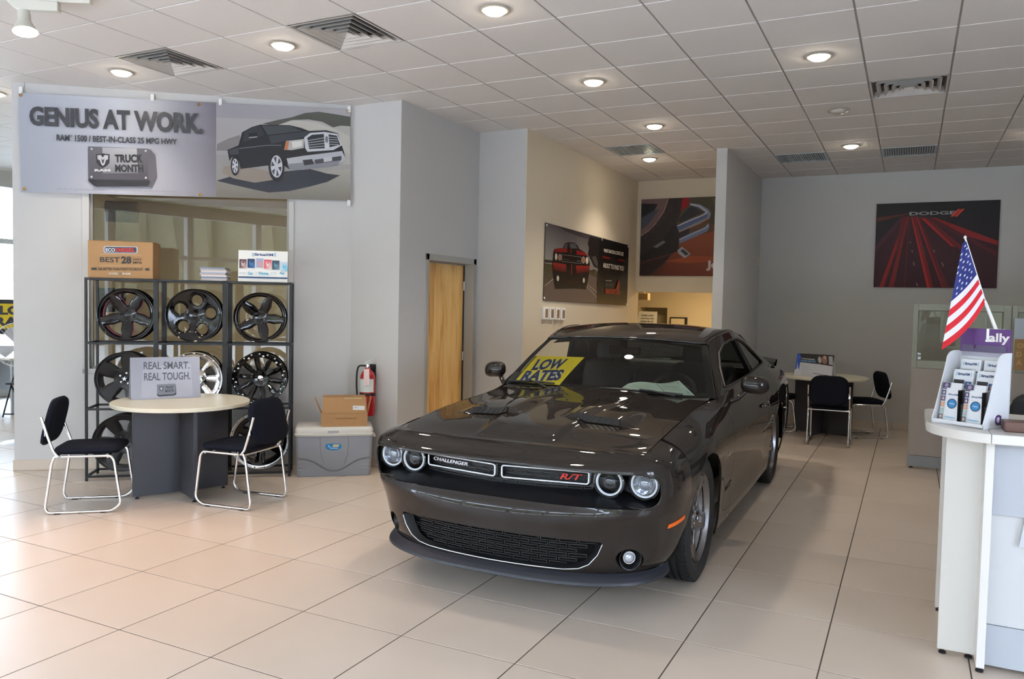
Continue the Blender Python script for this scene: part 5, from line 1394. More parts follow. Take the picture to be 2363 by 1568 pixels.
p.quad([(1256, 1060), (2036, 985), (2035, 1168), (1255, 1147)], [hx(128, 122, 114), hx(166, 162, 152), hx(120, 114, 104), hx(116, 110, 100)], 4, 2)
p.poly([(1257, 1052), (1340, 1072), (1480, 1104), (1560, 1120), (1680, 1112), (1800, 1086), (1900, 1060), (1976, 1022), (1900, 1012), (1800, 985), (1650, 1000), (1500, 1040), (1400, 1010), (1300, 1040)], hx(40, 42, 50))
p.poly([(1300, 970), (1400, 960), (1560, 1000), (1600, 1046), (1480, 1064), (1360, 1040), (1290, 1010)], hx(140, 128, 118))
BK = hx(20, 21, 26)
p.poly([(1325, 876), (1390, 850), (1412, 775), (1470, 745), (1520, 731), (1690, 735), (1760, 752), (1800, 768), (1900, 764), (1968, 782), (1988, 850), (2000, 885), (2008, 930), (1962, 966), (1684, 990), (1645, 960), (1622, 905), (1590, 905), (1562, 965), (1400, 985), (1390, 940), (1370, 915), (1350, 918), (1336, 940)], BK)
p.poly([(1528, 736), (1696, 740), (1756, 768), (1562, 790)], hx(56, 60, 64)); p.poly([(1424, 778), (1470, 750), (1518, 740), (1544, 790), (1416, 832)], hx(38, 40, 46))
p.poly([(1566, 796), (1780, 772), (1856, 778), (1780, 800), (1650, 828), (1580, 842)], hx(48, 50, 58)); p.stroke([(1392, 868), (1560, 850), (1640, 850)], 4, hx(96, 98, 106))
p.poly([(1330, 880), (1390, 862), (1392, 900), (1340, 905)], hx(52, 54, 60)); p.poly([(1450, 782), (1500, 776), (1500, 806), (1452, 810)], hx(14, 14, 18)); p.stroke([(1452, 806), (1500, 802)], 5, hx(150, 152, 156))
p.poly([(1668, 826), (1772, 814), (1768, 866), (1700, 878), (1654, 876)], hx(176, 174, 170)); p.poly([(1664, 830), (1684, 828), (1676, 876), (1656, 876)], hx(176, 110, 70)); p.poly([(1700, 830), (1760, 824), (1758, 856), (1704, 866)], hx(214, 212, 206))
p.poly([(1772, 806), (1808, 780), (1890, 774), (1966, 786), (1990, 850), (1940, 878), (1790, 888), (1776, 866)], hx(196, 196, 202))
p.poly([(1790, 808), (1818, 790), (1886, 786), (1890, 868), (1800, 872)], hx(30, 32, 38)); p.poly([(1914, 788), (1962, 796), (1980, 848), (1918, 862)], hx(30, 32, 38))
for k in range(4):
    p.stroke([(1794, 824 + 13 * k), (1888, 808 + 16 * k)], 4, hx(168, 168, 174)); p.stroke([(1915, 804 + 14 * k), (1970, 808 + 13 * k)], 4, hx(168, 168, 174))
p.poly([(1892, 786), (1910, 786), (1914, 866), (1890, 870)], hx(206, 206, 210)); p.disc((1902, 818), 9, 20, hx(110, 110, 116))
p.poly([(1668, 926), (1760, 912), (1990, 884), (2010, 930), (1962, 966), (1760, 992), (1684, 990)], hx(178, 178, 184)); p.poly([(1672, 958), (1760, 950), (1990, 925), (1962, 966), (1760, 992), (1686, 990)], hx(128, 128, 134))
p.poly([(1760, 936), (1816, 930), (1826, 958), (1770, 966)], hx(34, 34, 40)); p.poly([(1828, 934), (1986, 912), (1984, 936), (1836, 958)], hx(60, 60, 66)); p.poly([(1880, 922), (1930, 916), (1932, 940), (1884, 948)], hx(190, 190, 194))
for cx_, cy_, rx, ry in ((1608, 972, 46, 86), (1368, 968, 24, 56)):
    p.disc((cx_, cy_), rx, ry, hx(18, 18, 22), 24, .0); p.disc((cx_ + 1, cy_), rx * .74, ry * .74, hx(190, 190, 196), 24)
    for k in range(6):
        a = k * PI / 3 + .3; p.poly([(cx_ + rx * .2 * math.cos(a), cy_ + ry * .2 * math.sin(a)), (cx_ + rx * .66 * math.cos(a - .28), cy_ + ry * .66 * math.sin(a - .28)), (cx_ + rx * .66 * math.cos(a + .28), cy_ + ry * .66 * math.sin(a + .28))], hx(60, 60, 66)); p.z -= .0003
    p.up()
# steel plate emblem
p.poly([(516, 862), (880, 874), (905, 905), (912, 1030), (880, 1090), (560, 1090), (514, 1050)], hx(84, 80, 86)); p.poly([(514, 1040), (860, 1040), (876, 1062), (860, 1084), (548, 1084), (516, 1054)], hx(36, 34, 38))
p.quad([(518, 856), (868, 870), (862, 1050), (522, 1044)], [hx(96, 92, 98), hx(92, 88, 94), hx(62, 58, 64), hx(74, 70, 76)], 4, 3)
p.quad([(600, 862), (800, 868), (806, 1010), (600, 1010)], [hx(168, 166, 170), hx(176, 174, 178), hx(112, 110, 116), hx(112, 110, 116)], 3, 3)
for q in ((538, 870), (852, 882), (534, 1030), (850, 1036)): p.disc(q, 6, 6, hx(196, 194, 198), 10)
p.poly([(562, 902), (602, 896), (642, 902), (640, 950), (624, 968), (602, 980), (580, 968), (564, 950)], hx(40, 38, 42)); p.poly([(570, 908), (590, 905), (602, 920), (614, 905), (634, 908), (632, 930), (620, 935), (612, 958), (602, 968), (592, 958), (584, 935), (572, 930)], hx(186, 184, 188)); p.poly([(592, 925), (602, 935), (612, 925), (606, 950), (602, 955), (598, 950)], hx(60, 58, 62))
p.text('RAM', [(552, 986), (645, 986), (645, 1000), (552, 1000)], hx(200, 198, 202), .06)
DK = hx(36, 36, 40)
p.text('TRUCK', [(672, 902), (834, 902), (836, 950), (672, 948)], DK, .05); p.text('MONTH', [(672, 960), (836, 960), (838, 1006), (672, 1003)], DK, .05)
p.text('GENIUS AT WORK.', [(178, 624), (1186, 668), (1188, 788), (178, 736)], hx(58, 58, 62), .045)
p.text('RAM', [(335, 787), (411, 790), (411, 826), (335, 823)], hx(52, 52, 58), .03); p.text('\u00ae', [(414, 789), (428, 789.5), (428, 803), (414, 802)], hx(52, 52, 58))
p.text('1500 / BEST-IN-CLASS 25 MPG HWY', [(443, 791), (1036, 814), (1036, 848), (443, 828)], hx(52, 52, 58), .03)
p.text('EPA est. 17 city/25 hwy mpg. RAM is a registered trademark of Chrysler Group LLC.', [(330, 1096), (1035, 1110), (1035, 1122), (330, 1106)], hx(136, 134, 142))
p.build('banner_print', t, m_vinyl)
for u, v in ((.02, bh + .028), (1.147, bh + .022), (1.757, bh + .012), (bw - .01, bh + .005), (bw - .02, -.02)):
    MB().box(u - .016, u + .016, v - .035, v + .028, -.028, .004).cyl((u, v - .03, .004), (u, v - .03, .014), .009).build('hook', m_white, t, bevel=.003)
m_brass = mat('brass_grommet', hx(176, 132, 60), .3, metal=.8)
for u, v in ((.03, .03), (1.56, bh - .025), (1.56, .02), (.02, bh - .02), (bw - .02, bh - .02)):
    MB().lathe([(.006, .002), (.008, .005), (.014, .005), (.016, .002)], 16, 0, Matrix.Translation((u, v, 0))).build('grommet', m_brass, t, smooth=40)

# ---- red muscle car banner on the alcove wall
bw, bh = 3.06, .912
T = frame((.19 + .014, 4.1, 1.705), (0, 1, 0), (0, 0, 1)) @ Matrix.Rotation(-.0125, 4, 'Z')
t = thing_m('car_banner', T, 'dark banner with a red striped muscle car on the alcove wall', 'banner')
MB().box(0, bw, 0, bh, -.003, 0).build('vinyl', mat('banner_vinyl_dark', hx(40, 38, 38), .45), t)
p = Print(bw, bh, [(155, 72), (1312, 398), (1298, 1240), (135, 1165)])
p.quad([(155, 72), (910, 285), (890, 760), (143, 640)], [hx(96, 88, 90), hx(70, 66, 68), hx(120, 114, 110), hx(150, 144, 138)], 4, 4)
p.z -= .0003; p.quad([(143, 640), (890, 745), (885, 1212), (135, 1165)], [hx(74, 66, 40), hx(70, 64, 44), hx(84, 70, 62), hx(92, 78, 70)], 3, 3)
p.poly([(300, 110), (900, 285), (880, 340), (700, 300), (420, 190)], hx(62, 56, 58))
p.poly([(143, 970), (265, 850), (735, 900), (765, 795), (885, 858), (885, 1210), (135, 1165)], hx(98, 84, 76))
p.stroke([(146, 962), (268, 862)], 9, hx(176, 166, 152)); p.stroke([(735, 930), (884, 1060)], 7, hx(170, 160, 146)); p.stroke([(728, 960), (882, 1130)], 7, hx(170, 160, 146))
p.poly([(770, 268), (910, 300), (892, 720), (830, 690), (790, 600), (745, 520), (760, 440), (742, 360)], hx(28, 25, 26)); p.poly([(800, 560), (850, 540), (884, 640), (884, 706), (840, 660)], hx(70, 64, 62))
p.poly([(148, 588), (250, 604), (255, 640), (145, 630)], hx(40, 36, 34))
p.poly([(908, 300), (1311, 398), (1298, 1240), (884, 1212), (872, 940), (890, 720)], hx(14, 13, 13)); p.quad([(890, 1090), (1300, 1080), (1298, 1240), (884, 1212)], [hx(30, 26, 20), hx(34, 32, 30), hx(60, 46, 24), hx(78, 58, 28)], 2, 2)
p.poly([(1240, 620), (1304, 560), (1302, 1000), (1180, 1130), (1120, 1150), (1200, 900)], hx(38, 38, 38))
CB = hx(20, 16, 16); RD = hx(132, 24, 24)
p.poly([(264, 480), (284, 440), (396, 428), (428, 362), (480, 350), (556, 356), (602, 400), (624, 445), (702, 492), (742, 546), (772, 650), (762, 800), (734, 960), (716, 1012), (650, 998), (480, 996), (292, 1000), (262, 800), (250, 640)], CB)
p.poly([(284, 442), (398, 430), (456, 432), (452, 492), (276, 486)], RD); p.poly([(582, 458), (702, 494), (738, 542), (588, 524)], RD); p.poly([(500, 436), (514, 438), (516, 505), (504, 503)], RD)
p.quad([(256, 628), (442, 662), (440, 780), (262, 742)], [hx(150, 30, 28), hx(150, 30, 28), hx(50, 16, 16), hx(46, 16, 16)]); p.quad([(576, 676), (766, 684), (756, 770), (586, 800)], [hx(150, 30, 28), hx(150, 30, 28), hx(46, 16, 16), hx(50, 16, 16)]); p.poly([(512, 655), (524, 656), (524, 800), (514, 800)], hx(140, 30, 28))
p.poly([(402, 432), (430, 370), (554, 366), (600, 438)], hx(78, 78, 80)); p.poly([(456, 368), (480, 366), (500, 436), (450, 436)], hx(30, 28, 28))
for (q, rx, ry, c) in (((298, 552), 18, 50, hx(176, 168, 152)), ((350, 560), 25, 46, hx(150, 130, 116)), ((678, 600), 25, 50, hx(150, 130, 116)), ((728, 608), 20, 52, hx(176, 168, 152))):
    p.disc(q, rx, ry, c, 18); p.disc(q, rx * .6, ry * .6, hx(156, 92, 60) if rx > 22 else hx(200, 194, 182), 14)
p.stroke([(376, 520), (650, 560), (645, 650), (376, 616), (376, 520)], 6, hx(120, 118, 116)); p.text('CHALLENGER', [(392, 580), (470, 592), (470, 602), (392, 590)], hx(120, 118, 116)); p.text('SRT', [(588, 606), (632, 612), (632, 624), (588, 618)], hx(120, 118, 116), .04)
p.disc((322, 855), 17, 40, hx(206, 196, 176), 16); p.disc((684, 886), 15, 37, hx(206, 196, 176), 16); p.stroke([(300, 965), (560, 995), (712, 960)], 4, hx(70, 50, 46)); p.stroke([(380, 880), (690, 912)], 5, hx(90, 24, 24))
WT = hx(196, 190, 180)
p.text('WHAT AN ICON LOOKS LIKE', [(957, 440), (1232, 494), (1232, 548), (957, 490)], WT, .03); p.text('ABOUT TO PASS YOU', [(948, 640), (1240, 688), (1238, 756), (950, 706)], WT, .03)
for a in ((940, 550, 1040, 572), (942, 566, 1042, 588), (1150, 590, 1246, 606), (1150, 604, 1246, 622)): p.stroke([(a[0], a[1]), (a[2], a[3])], 6, hx(150, 26, 26))
p.poly([(985, 880), (1072, 884), (1072, 900), (985, 896)], hx(120, 116, 112)); p.text('GET INTO', [(980, 925), (1096, 934), (1096, 978), (980, 970)], hx(84, 84, 86), .02); p.text('INNOVATION', [(985, 1000), (1182, 1010), (1182, 1088), (990, 1076)], hx(170, 52, 36), .04); p.poly([(1165, 885), (1186, 905), (1182, 1010), (1130, 1010)], hx(140, 48, 34))
p.build('banner_print', t, m_vinyl)
for u, v in ((.03, bh - .03), (bw - .03, bh - .02), (.02, .03), (bw - .02, .02), (1.9, bh - .02)):
    MB().lathe([(0, .012), (.014, .01), (.018, .002)], 12, 0, Matrix.Translation((u, v, 0))).build('pin', m_chrome, t, smooth=40)

# ---- off-road bumper picture in the alcove
pw, ph = 1.58, 1.182
t = thing_m('tyre_picture', frame((.258, 7.572, 2.135), (1, 0, 0), (0, 0, 1)), 'large canvas of an off-road tyre and chrome bumper, half behind the fin wall', 'picture')
MB().box(0, pw, 0, ph, -.024, 0).build('canvas', mat('canvas_edge_maroon', hx(60, 24, 24), .6), t, bevel=.003)
p = Print(pw, ph, [(847, 612), (1560, 592), (1554, 1141), (838, 1137)])
p.quad([(847, 612), (1560, 592), (1554, 1141), (838, 1137)], [hx(60, 50, 44), hx(82, 76, 56), hx(140, 72, 42), hx(60, 36, 30)], 4, 4)
p.quad([(1110, 880), (1556, 800), (1554, 1141), (980, 1140)], [hx(130, 64, 38), hx(150, 80, 46), hx(120, 56, 36), hx(96, 44, 32)], 3, 3)
p.poly([(1180, 606), (1558, 594), (1556, 830), (1420, 815), (1320, 780), (1330, 700)], hx(70, 64, 46)); p.poly([(1330, 610), (1440, 600), (1470, 700), (1380, 740)], hx(92, 84, 60))
p.poly([(1000, 1040), (1200, 1000), (1420, 1010), (1400, 1040), (1180, 1050)], hx(150, 70, 40)); p.poly([(840, 1060), (1060, 990), (1010, 1050), (900, 1137), (838, 1137)], hx(44, 28, 26))
p.poly([(846, 640), (846, 612), (1136, 606), (1120, 700), (1085, 790), (1030, 870), (970, 930), (900, 985), (841, 1015)], hx(46, 36, 36)); p.poly([(846, 860), (846, 612), (1032, 609), (1005, 690), (950, 775), (900, 825)], hx(112, 88, 86))
p.poly([(847, 640), (960, 645), (920, 720), (847, 800)], hx(22, 20, 24)); p.poly([(848, 740), (930, 690), (970, 680), (900, 780), (848, 820)], hx(66, 68, 82)); p.stroke([(1032, 610), (1005, 690), (950, 775), (900, 825), (846, 862)], 8, hx(150, 116, 112))
for k in range(6):
    a = .17 + .185 * k; cx_, cy_ = 1080 - 190 * a - 40 * a * a, 640 + 250 * a
    p.stroke([(cx_ - 14, cy_ + 14), (cx_ - 8, cy_ - 22), (cx_ + 14, cy_ - 18), (cx_ + 8, cy_ + 18), (cx_ - 14, cy_ + 14)], 3, hx(78, 66, 66))
p.poly([(1130, 607), (1176, 606), (1172, 660), (1118, 694)], hx(150, 22, 28)); p.poly([(1110, 745), (1175, 672), (1200, 664), (1275, 705), (1180, 745), (1110, 775)], hx(42, 38, 42))
p.poly([(996, 890), (1060, 800), (1108, 780), (1110, 962), (1064, 985), (852, 1035), (842, 1010)], hx(32, 25, 25)); p.poly([(930, 940), (1000, 895), (1020, 905), (960, 945)], hx(110, 110, 118))
p.poly([(1092, 792), (1200, 745), (1268, 722), (1288, 704), (1240, 672), (1180, 655), (1182, 642), (1250, 652), (1306, 684), (1326, 716), (1316, 748), (1240, 785), (1112, 842)], hx(128, 138, 160)); p.poly([(1094, 800), (1268, 730), (1310, 716), (1300, 742), (1112, 826)], hx(86, 96, 128)); p.stroke([(1100, 796), (1270, 724), (1300, 704), (1250, 664), (1186, 648)], 6, hx(196, 198, 206)); p.stroke([(1112, 838), (1250, 780), (1312, 745)], 7, hx(170, 120, 96))
p.poly([(1112, 884), (1180, 850), (1282, 808), (1310, 778), (1320, 806), (1304, 834), (1200, 880), (1114, 916)], hx(108, 118, 148)); p.stroke([(1114, 890), (1290, 812), (1312, 790)], 5, hx(180, 184, 196)); p.poly([(1108, 842), (1180, 812), (1180, 850), (1112, 878)], hx(34, 28, 28))
p.poly([(1100, 962), (1132, 938), (1192, 988), (1152, 1018), (1108, 985)], hx(150, 150, 156)); p.poly([(1120, 965), (1140, 955), (1180, 988), (1158, 1000)], hx(60, 56, 58))
p.text('Jeep', [(1300, 1034), (1470, 1034), (1468, 1104), (1300, 1104)], hx(196, 186, 176), .05)
p.build('canvas_print', t, m_canvas)

# ---- red highway picture on the rear wall
pw, ph = 1.488, 1.168
t = thing_m('highway_picture', frame((3.572, 7.922, 1.998), (1, 0, 0), (0, 0, 1)), 'large dark canvas of red light trails on a highway, rear wall', 'picture')
MB().box(0, pw, 0, ph, -.024, 0).build('canvas', mat('canvas_edge_red', hx(70, 18, 20), .6), t, bevel=.003)
p = Print(pw, ph, [(228, 147), (1265, 125), (1243, 863), (213, 852)])
p.quad([(228, 147), (1265, 125), (1243, 863), (213, 852)], [hx(30, 24, 22), hx(14, 13, 17), hx(40, 17, 24), hx(40, 24, 38)], 4, 4)
p.poly([(440, 250), (680, 262), (1250, 470), (1243, 863), (213, 852), (222, 510)], hx(56, 20, 28)); p.poly([(420, 275), (470, 258), (222, 560), (222, 500)], hx(70, 34, 46))
p.poly([(232, 262), (490, 232), (490, 240), (232, 298)], hx(84, 40, 28))
for x0, x1, xa, xb, c in ((470, 488, 262, 300, hx(140, 30, 26)), (486, 500, 340, 385, hx(120, 28, 26)), (498, 508, 470, 480, hx(92, 22, 24)), (520, 532, 665, 690, hx(170, 34, 30)), (540, 556, 690, 720, hx(120, 26, 26)), (560, 575, 790, 835, hx(150, 32, 30)), (575, 590, 800, 850, hx(90, 22, 26))):
    p.poly([(x0, 262), (x1, 262), (xb, 856), (xa, 855)], c)
p.poly([(600, 270), (640, 275), (900, 520), (860, 510)], hx(160, 34, 32)); p.poly([(640, 272), (670, 276), (1010, 560), (930, 540)], hx(104, 24, 28)); p.poly([(690, 268), (730, 270), (1250, 470), (1250, 505), (1000, 430)], hx(134, 28, 30)); p.poly([(660, 280), (690, 276), (1248, 560), (1246, 600)], hx(78, 22, 28)); p.poly([(440, 262), (486, 262), (440, 480), (400, 520)], hx(96, 22, 26))
for a in ((532, 540, 536, 560), (548, 640, 554, 674), (576, 816, 586, 846), (716, 540, 722, 560), (784, 645, 800, 680), (518, 470, 520, 482)): p.stroke([(a[0], a[1]), (a[2], a[3])], 7, hx(150, 110, 120))
p.text('DODGE', [(505, 219), (893, 213), (893, 243), (505, 249)], hx(150, 146, 146), .03); RS = hx(206, 62, 50)
p.poly([(912, 199), (936, 199), (874, 262), (850, 262)], RS); p.poly([(944, 198), (968, 198), (906, 262), (882, 262)], RS)
p.build('canvas_print', t, m_canvas)

# ---- four small wall controls below the muscle car banner
for k, lb in enumerate(('leftmost of four white wall thermostats under the car banner', 'second from left of four white wall thermostats', 'third from left of four white wall thermostats', 'rightmost of four white wall thermostats under the car banner')):
    t = thing('thermostat', (.19, 4.15 + .172 * k, 1.555 - .004 * k), 0, lb, 'thermostat', 'white wall thermostats')
    MB().box(0, .035, -.07, .07, -.075, .075).build('cover', m_white, t, bevel=.008)
    MB().box(.0351, .037, -.035, .035, -.05, .05).build('dial_plate', mat('thermostat_bronze', hx(140, 112, 88), .4), t)
# small hook on the rear wall
t = MB().cyl((0, 0, 0), (0, -.02, 0), .008).cyl((0, -.02, 0), (.012, -.028, .0), .006).build('wall_hook', m_white); t.location = (2.264, 7.95, 1.08); tag(t, 'tiny white hook on the rear wall above the car', 'hook')
# ceiling hook wire above banner
t = MB().cyl((0, 0, 0), (0, 0, .05), .0015, seg=6).build('ceiling_wire', m_black); t.location = onA(.12, .035, 3.545); tag(t, 'short dark wire above the left end of the truck banner', 'wire')
# ================================================================== right side: counter, display, flag, partitions, rear table sign
m_cwhite = mat('counter_white_laminate', hx(230, 226, 220), .35); m_cgrey = mat('counter_blue_grey', hx(184, 188, 196), .4); m_cpanel = mat('counter_pale_panel', hx(208, 208, 210), .4)
t = thing('reception_counter', (4.143, -.26, 0), 0, 'white reception counter cut by the right edge of the picture', 'counter')
ox, oy = -4.143, .26
L_ = lambda x, y: (x + ox, y + oy)
pts = [L_(4.398, .66), L_(4.20, .66), L_(4.16, .645), L_(4.143, .60), L_(4.143, .06)]
for k in range(9):
    a = PI + PI / 2 * k / 8; pts.append(L_(4.143 + .31 + .31 * math.cos(a) * 1.0 - .0, .06 + .32 * math.sin(a)) if k < 8 else L_(4.398, -.255))
pts = [q for q in pts]
MB().prism(pts, 1.075, 1.12).build('corner_top', m_cwhite, t, bevel=.004)
MB().prism([L_(4.4, -.255), L_(6.2, -.10), L_(6.2, .55), L_(4.4, .66)], 1.075, 1.12).build('counter_top', m_cwhite, t, bevel=.004)
x0, y0 = L_(4.231, -.04); MB().box(x0, x0 + .157, y0, y0 + .03, .022, 1.075).build('front_leg_panel', m_cwhite, t, bevel=.002)
x0, y0 = L_(4.237, .573); MB().box(x0, x0 + .157, y0, y0 + .03, .022, 1.075).build('rear_leg_panel', m_cwhite, t, bevel=.002)
x0, y0 = L_(4.385, -.19); MB().box(x0, x0 + .035, y0, y0 + .80, .022, 1.075).build('divider_panel', m_cwhite, t, bevel=.002)
x0, y0 = L_(4.421, -.13)
MB().box(x0, x0 + 1.6, y0, y0 + .03, .216, 1.075).build('front_panel', m_cpanel, t, bevel=.002)
MB().box(x0, x0 + 1.6, y0 - .004, y0 + .03, .022, .214).build('kick_panel', m_cgrey, t, bevel=.002)
MB().box(x0 + .002, x0 + 1.6, y0 - .014, y0 - .001, .735, 1.072).build('modesty_panel', m_cgrey, t, bevel=.002)
MB().box(x0 - .1, x0 + .0, y0 + .2, y0 + .21, .3, 1.05).build('inner_panel', m_cpanel, t)
for q in ((4.255, -.025), (4.365, -.025), (4.402, -.17), (4.258, .588), (4.37, .588), (4.402, .58), (5.9, -.115), (5.9, .5)):
    x0, y0 = L_(*q); MB().lathe([(0, 0), (.017, 0), (.017, .009), (.008, .012), (.008, .024)], 14, 0, Matrix.Translation((x0, y0, 0))).build('levelling_foot', m_black, t, smooth=40)
# leaflet tucked under the counter and a paper on its front
q = MB().box(0, .003, 0, .18, 0, .26).build('leaflet', mat('leaflet_paper', hx(206, 208, 214), .5)); q.location = (4.2375, .12, .765); q.location.z = .79
q.rotation_euler = (0, 0, 0)
bpy.data.objects.remove(q)
q = MB().add([(0, 0, 0), (.3, 0, 0), (.3, 0, .42), (.06, 0, .42)], [(0, 1, 2, 3)]).add([(0, .002, 0), (.3, .002, 0), (.3, .002, .42), (.06, .002, .42)], [(3, 2, 1, 0)]).build('notice_sheet', mat('leaflet_paper', hx(222, 226, 234), .5)); q.location = (4.535, -.1475, .60)
tag(q, 'white sheet taped to the counter front at the right edge', 'paper')

# ---- brochure display
DA = Vector((4.165, .024, 1.1205)); DANG = math.radians(-35.2); DW, DD = .256, .205
t = thing('brochure_display', DA, DANG, 'white brochure display with a purple header on the counter', 'display')
m_dw = mat('display_white_card', hx(232, 233, 236), .45); m_pur = mat('display_purple_card', hx(84, 40, 112), .4)
prof = [(0, 0), (DD, 0), (DD, .355)]
for k in range(9):
    a = PI / 2 * k / 8; prof.append((.155 - .06 * math.sin(a) * 1.0 + .0, .355 - .05 + .05 * math.cos(a)))
prof += [(.075, .24), (.03, .1), (0, .02)]
for x in (0, DW - .005):
    MB().prism(prof, x, x + .005, 0, Matrix(((0, 0, 1, 0), (1, 0, 0, 0), (0, 1, 0, 0), (0, 0, 0, 1)))).build('side_panel', m_dw, t)
MB().box(0, DW, DD - .006, DD, 0, .35).build('rear_panel', m_dw, t); MB().box(0, DW, 0, .004, 0, .022).build('front_lip', m_dw, t); MB().box(.005, DW - .005, 0, DD, 0, .006).build('base', m_dw, t)
MB().box(.006, DW - .004, DD - .012, DD - .0065, .352, .466).build('header_card', m_pur, t)
for k in range(3): MB().box(.006, DW - .006, .06 + .045 * k, .064 + .045 * k, .006, .10 + .075 * k).build('tier_wall', m_dw, t)
MB().box(.02, DW - .02, DD - .018, DD - .0155, .33, .385).build('clear_pocket', glassmat('acrylic', (.9, .88, .93), 1.2), t)
vs, fs = text_geo('ally', .1, .055, .03)
MB().add([(.148 + a, DD - .0125, .392 + c) for a, c in vs], fs).build('header_lettering', m_white, t)
MB().lathe([(.014, 0), (.014, .001), (.025, .001), (.025, 0), (.014, 0)], 28, 0, frame((DW + .0003, .115, .04), (0, 1, 0), (0, 0, 1))).box(DW, DW + .001, .127, .139, .015, .06).build('logo_ring', m_pur, t)
m_bro = mat('brochure_stock', hx(228, 230, 234), .35)
def brochure(x, y, z, w_, h_, kind, label, lean=9):
    T = (Matrix.Translation(DA) @ rotz(DANG) @ Matrix.Translation((x, y, z)) @ Matrix.Rotation(math.radians(-lean), 4, 'X'))
    b = thing_m('brochure', T, label, 'brochure', 'radio brochures in the display')
    MB().box(0, w_, 0, .012, 0, h_).build('leaves', m_bro, b)
    p = Print(w_, h_); NB = hx(24, 58, 104)
    if kind == 0:
        p.text('SiriusXM', [(w_ * .2, h_ * .90), (w_ * .8, h_ * .90), (w_ * .8, h_ * .82), (w_ * .2, h_ * .82)], NB, .04)
        for s in (.12, .86): p.quad([(w_ * s, h_ * .92), (w_ * (s + .04), h_ * .92), (w_ * (s + .04), h_ * .80), (w_ * s, h_ * .80)], [hx(150, 200, 224)] * 4)
        p.poly([(w_ * .05, h_ * .35), (w_ * .58, h_ * .35), (w_ * .58, h_ * .68), (w_ * .05, h_ * .68)], hx(38, 36, 48)); p.disc((w_ * .3, h_ * .5), w_ * .14, h_ * .12, hx(150, 112, 96)); p.disc((w_ * .3, h_ * .58), w_ * .15, h_ * .06, hx(40, 30, 26))
        p.poly([(w_ * .62, h_ * .35), (w_ * .95, h_ * .35), (w_ * .95, h_ * .64), (w_ * .62, h_ * .64)], hx(60, 100, 150)); p.disc((w_ * .79, h_ * .5), w_ * .08, h_ * .1, hx(214, 170, 150))
    else:
        p.text('SiriusXM', [(w_ * .34, h_ * .72), (w_ * .86, h_ * .72), (w_ * .86, h_ * .675), (w_ * .34, h_ * .675)], NB, .03)
        p.disc((w_ * .6, h_ * .46), w_ * .26, w_ * .26, hx(60, 76, 104), 24); p.disc((w_ * .6, h_ * .46), w_ * .2, w_ * .2, hx(44, 130, 190), 24); p.text('TRIAL', [(w_ * .46, h_ * .475), (w_ * .74, h_ * .475), (w_ * .74, h_ * .445), (w_ * .46, h_ * .445)], hx(210, 226, 240), .03)
        p.text('Listening', [(w_ * .3, h_ * .14), (w_ * .86, h_ * .13), (w_ * .86, h_ * .07), (w_ * .3, h_ * .08)], hx(96, 176, 214), .02)
        for k, c in enumerate((hx(70, 66, 90), hx(52, 70, 110), hx(70, 60, 100), hx(206, 150, 120), hx(150, 190, 190), hx(96, 92, 92))):
            z0_ = h_ * (.82 - .155 * k); p.poly([(.002, z0_), (w_ * .22, z0_), (w_ * .22, z0_ + h_ * .13), (.002, z0_ + h_ * .13)], c); p.disc((w_ * .12, z0_ + h_ * .065), w_ * .06, h_ * .04, hx(206, 176, 164), 10)
        p.poly([(.002, h_ * .86), (w_ * .42, h_ * .86), (w_ * .42, h_ * .99), (.002, h_ * .99)], hx(64, 56, 84)); p.disc((w_ * .22, h_ * .92), w_ * .1, h_ * .05, hx(150, 140, 170), 10)
    o = p.build('cover_print', b, m_print); o.matrix_local = frame((0, -.0005, 0), (1, 0, 0), (0, 0, 1))
    return b
for c, (nm, x) in enumerate((('left', .016), ('right', .132))):
    brochure(x + .012, .152, .155, .1, .16, 0, 'brochure in the top tier of the display, %s column' % nm)
    brochure(x + .006, .108, .105, .1, .16, 0, 'brochure in the middle tier of the display, %s column' % nm)
    brochure(x, .03, .012, .095, .19, 1, 'tall brochure with a blue badge in the bottom tier, %s column' % nm)
    MB().box(x + .1, x + .103, .02, .07, .01, .17).build('pocket_divider', glassmat('acrylic', (.9, .88, .93), 1.2), t)

# ---- flag
FB = Vector((4.428, .10, 1.548)); FT_ = Vector((4.277, .10, 2.03))
t = thing('flag', FB, 0, 'small national flag with stars and red stripes on a white pole', 'flag')
d = (FT_ - FB)
MB().cyl((0, 0, .03), d * .36, .0085, .0075, 12).build('sleeve', m_white, t, smooth=60); MB().cyl(d * .34, d, .0045, .004, 10).lathe([(0, .012), (.006, .008), (.007, 0), (.005, -.004)], 12, 0, Matrix.Translation(d)).build('pole', m_white, t, smooth=60)
MB().box(-.042, .036, -.004, .004, -.02, .04).box(-.046, .036, -.016, -.002, -.024, -.014).build('clip', m_white, t, bevel=.002)
p = Print(1.0, 1.0)
hoist = lambda a: d * (.965 - .62 * a)
def fedge(a):
    return Vector((4.268 - .072 * a, .1, 2.006 - .53 * a)) - FB
def fl(u, v, z):
    a = 1 - v; h_ = hoist(a); e = fedge(a); q = h_ + (e - h_) * u
    sag = .03 * math.sin(PI * u) * a * a
    q = q + Vector((.0, -.006 - .022 * math.sin(u * 5.5 + a * 3.0) * (.2 + a) * u - z, -sag * .6)) + Vector((sag * .5, 0, 0))
    return q
p.warp = fl; p.z = 0
cant = .545; NVY = hx(34, 44, 110); RED = hx(204, 34, 46); WHT = hx(232, 230, 236)
def cell_(v0, v1, c): p.quad([(0, v1), (1, v1), (1, v0), (0, v0)], [c] * 4, 12, 4); p.z -= .0003
vc = 1 - cant; cell_(vc, 1, NVY); n_ = 6
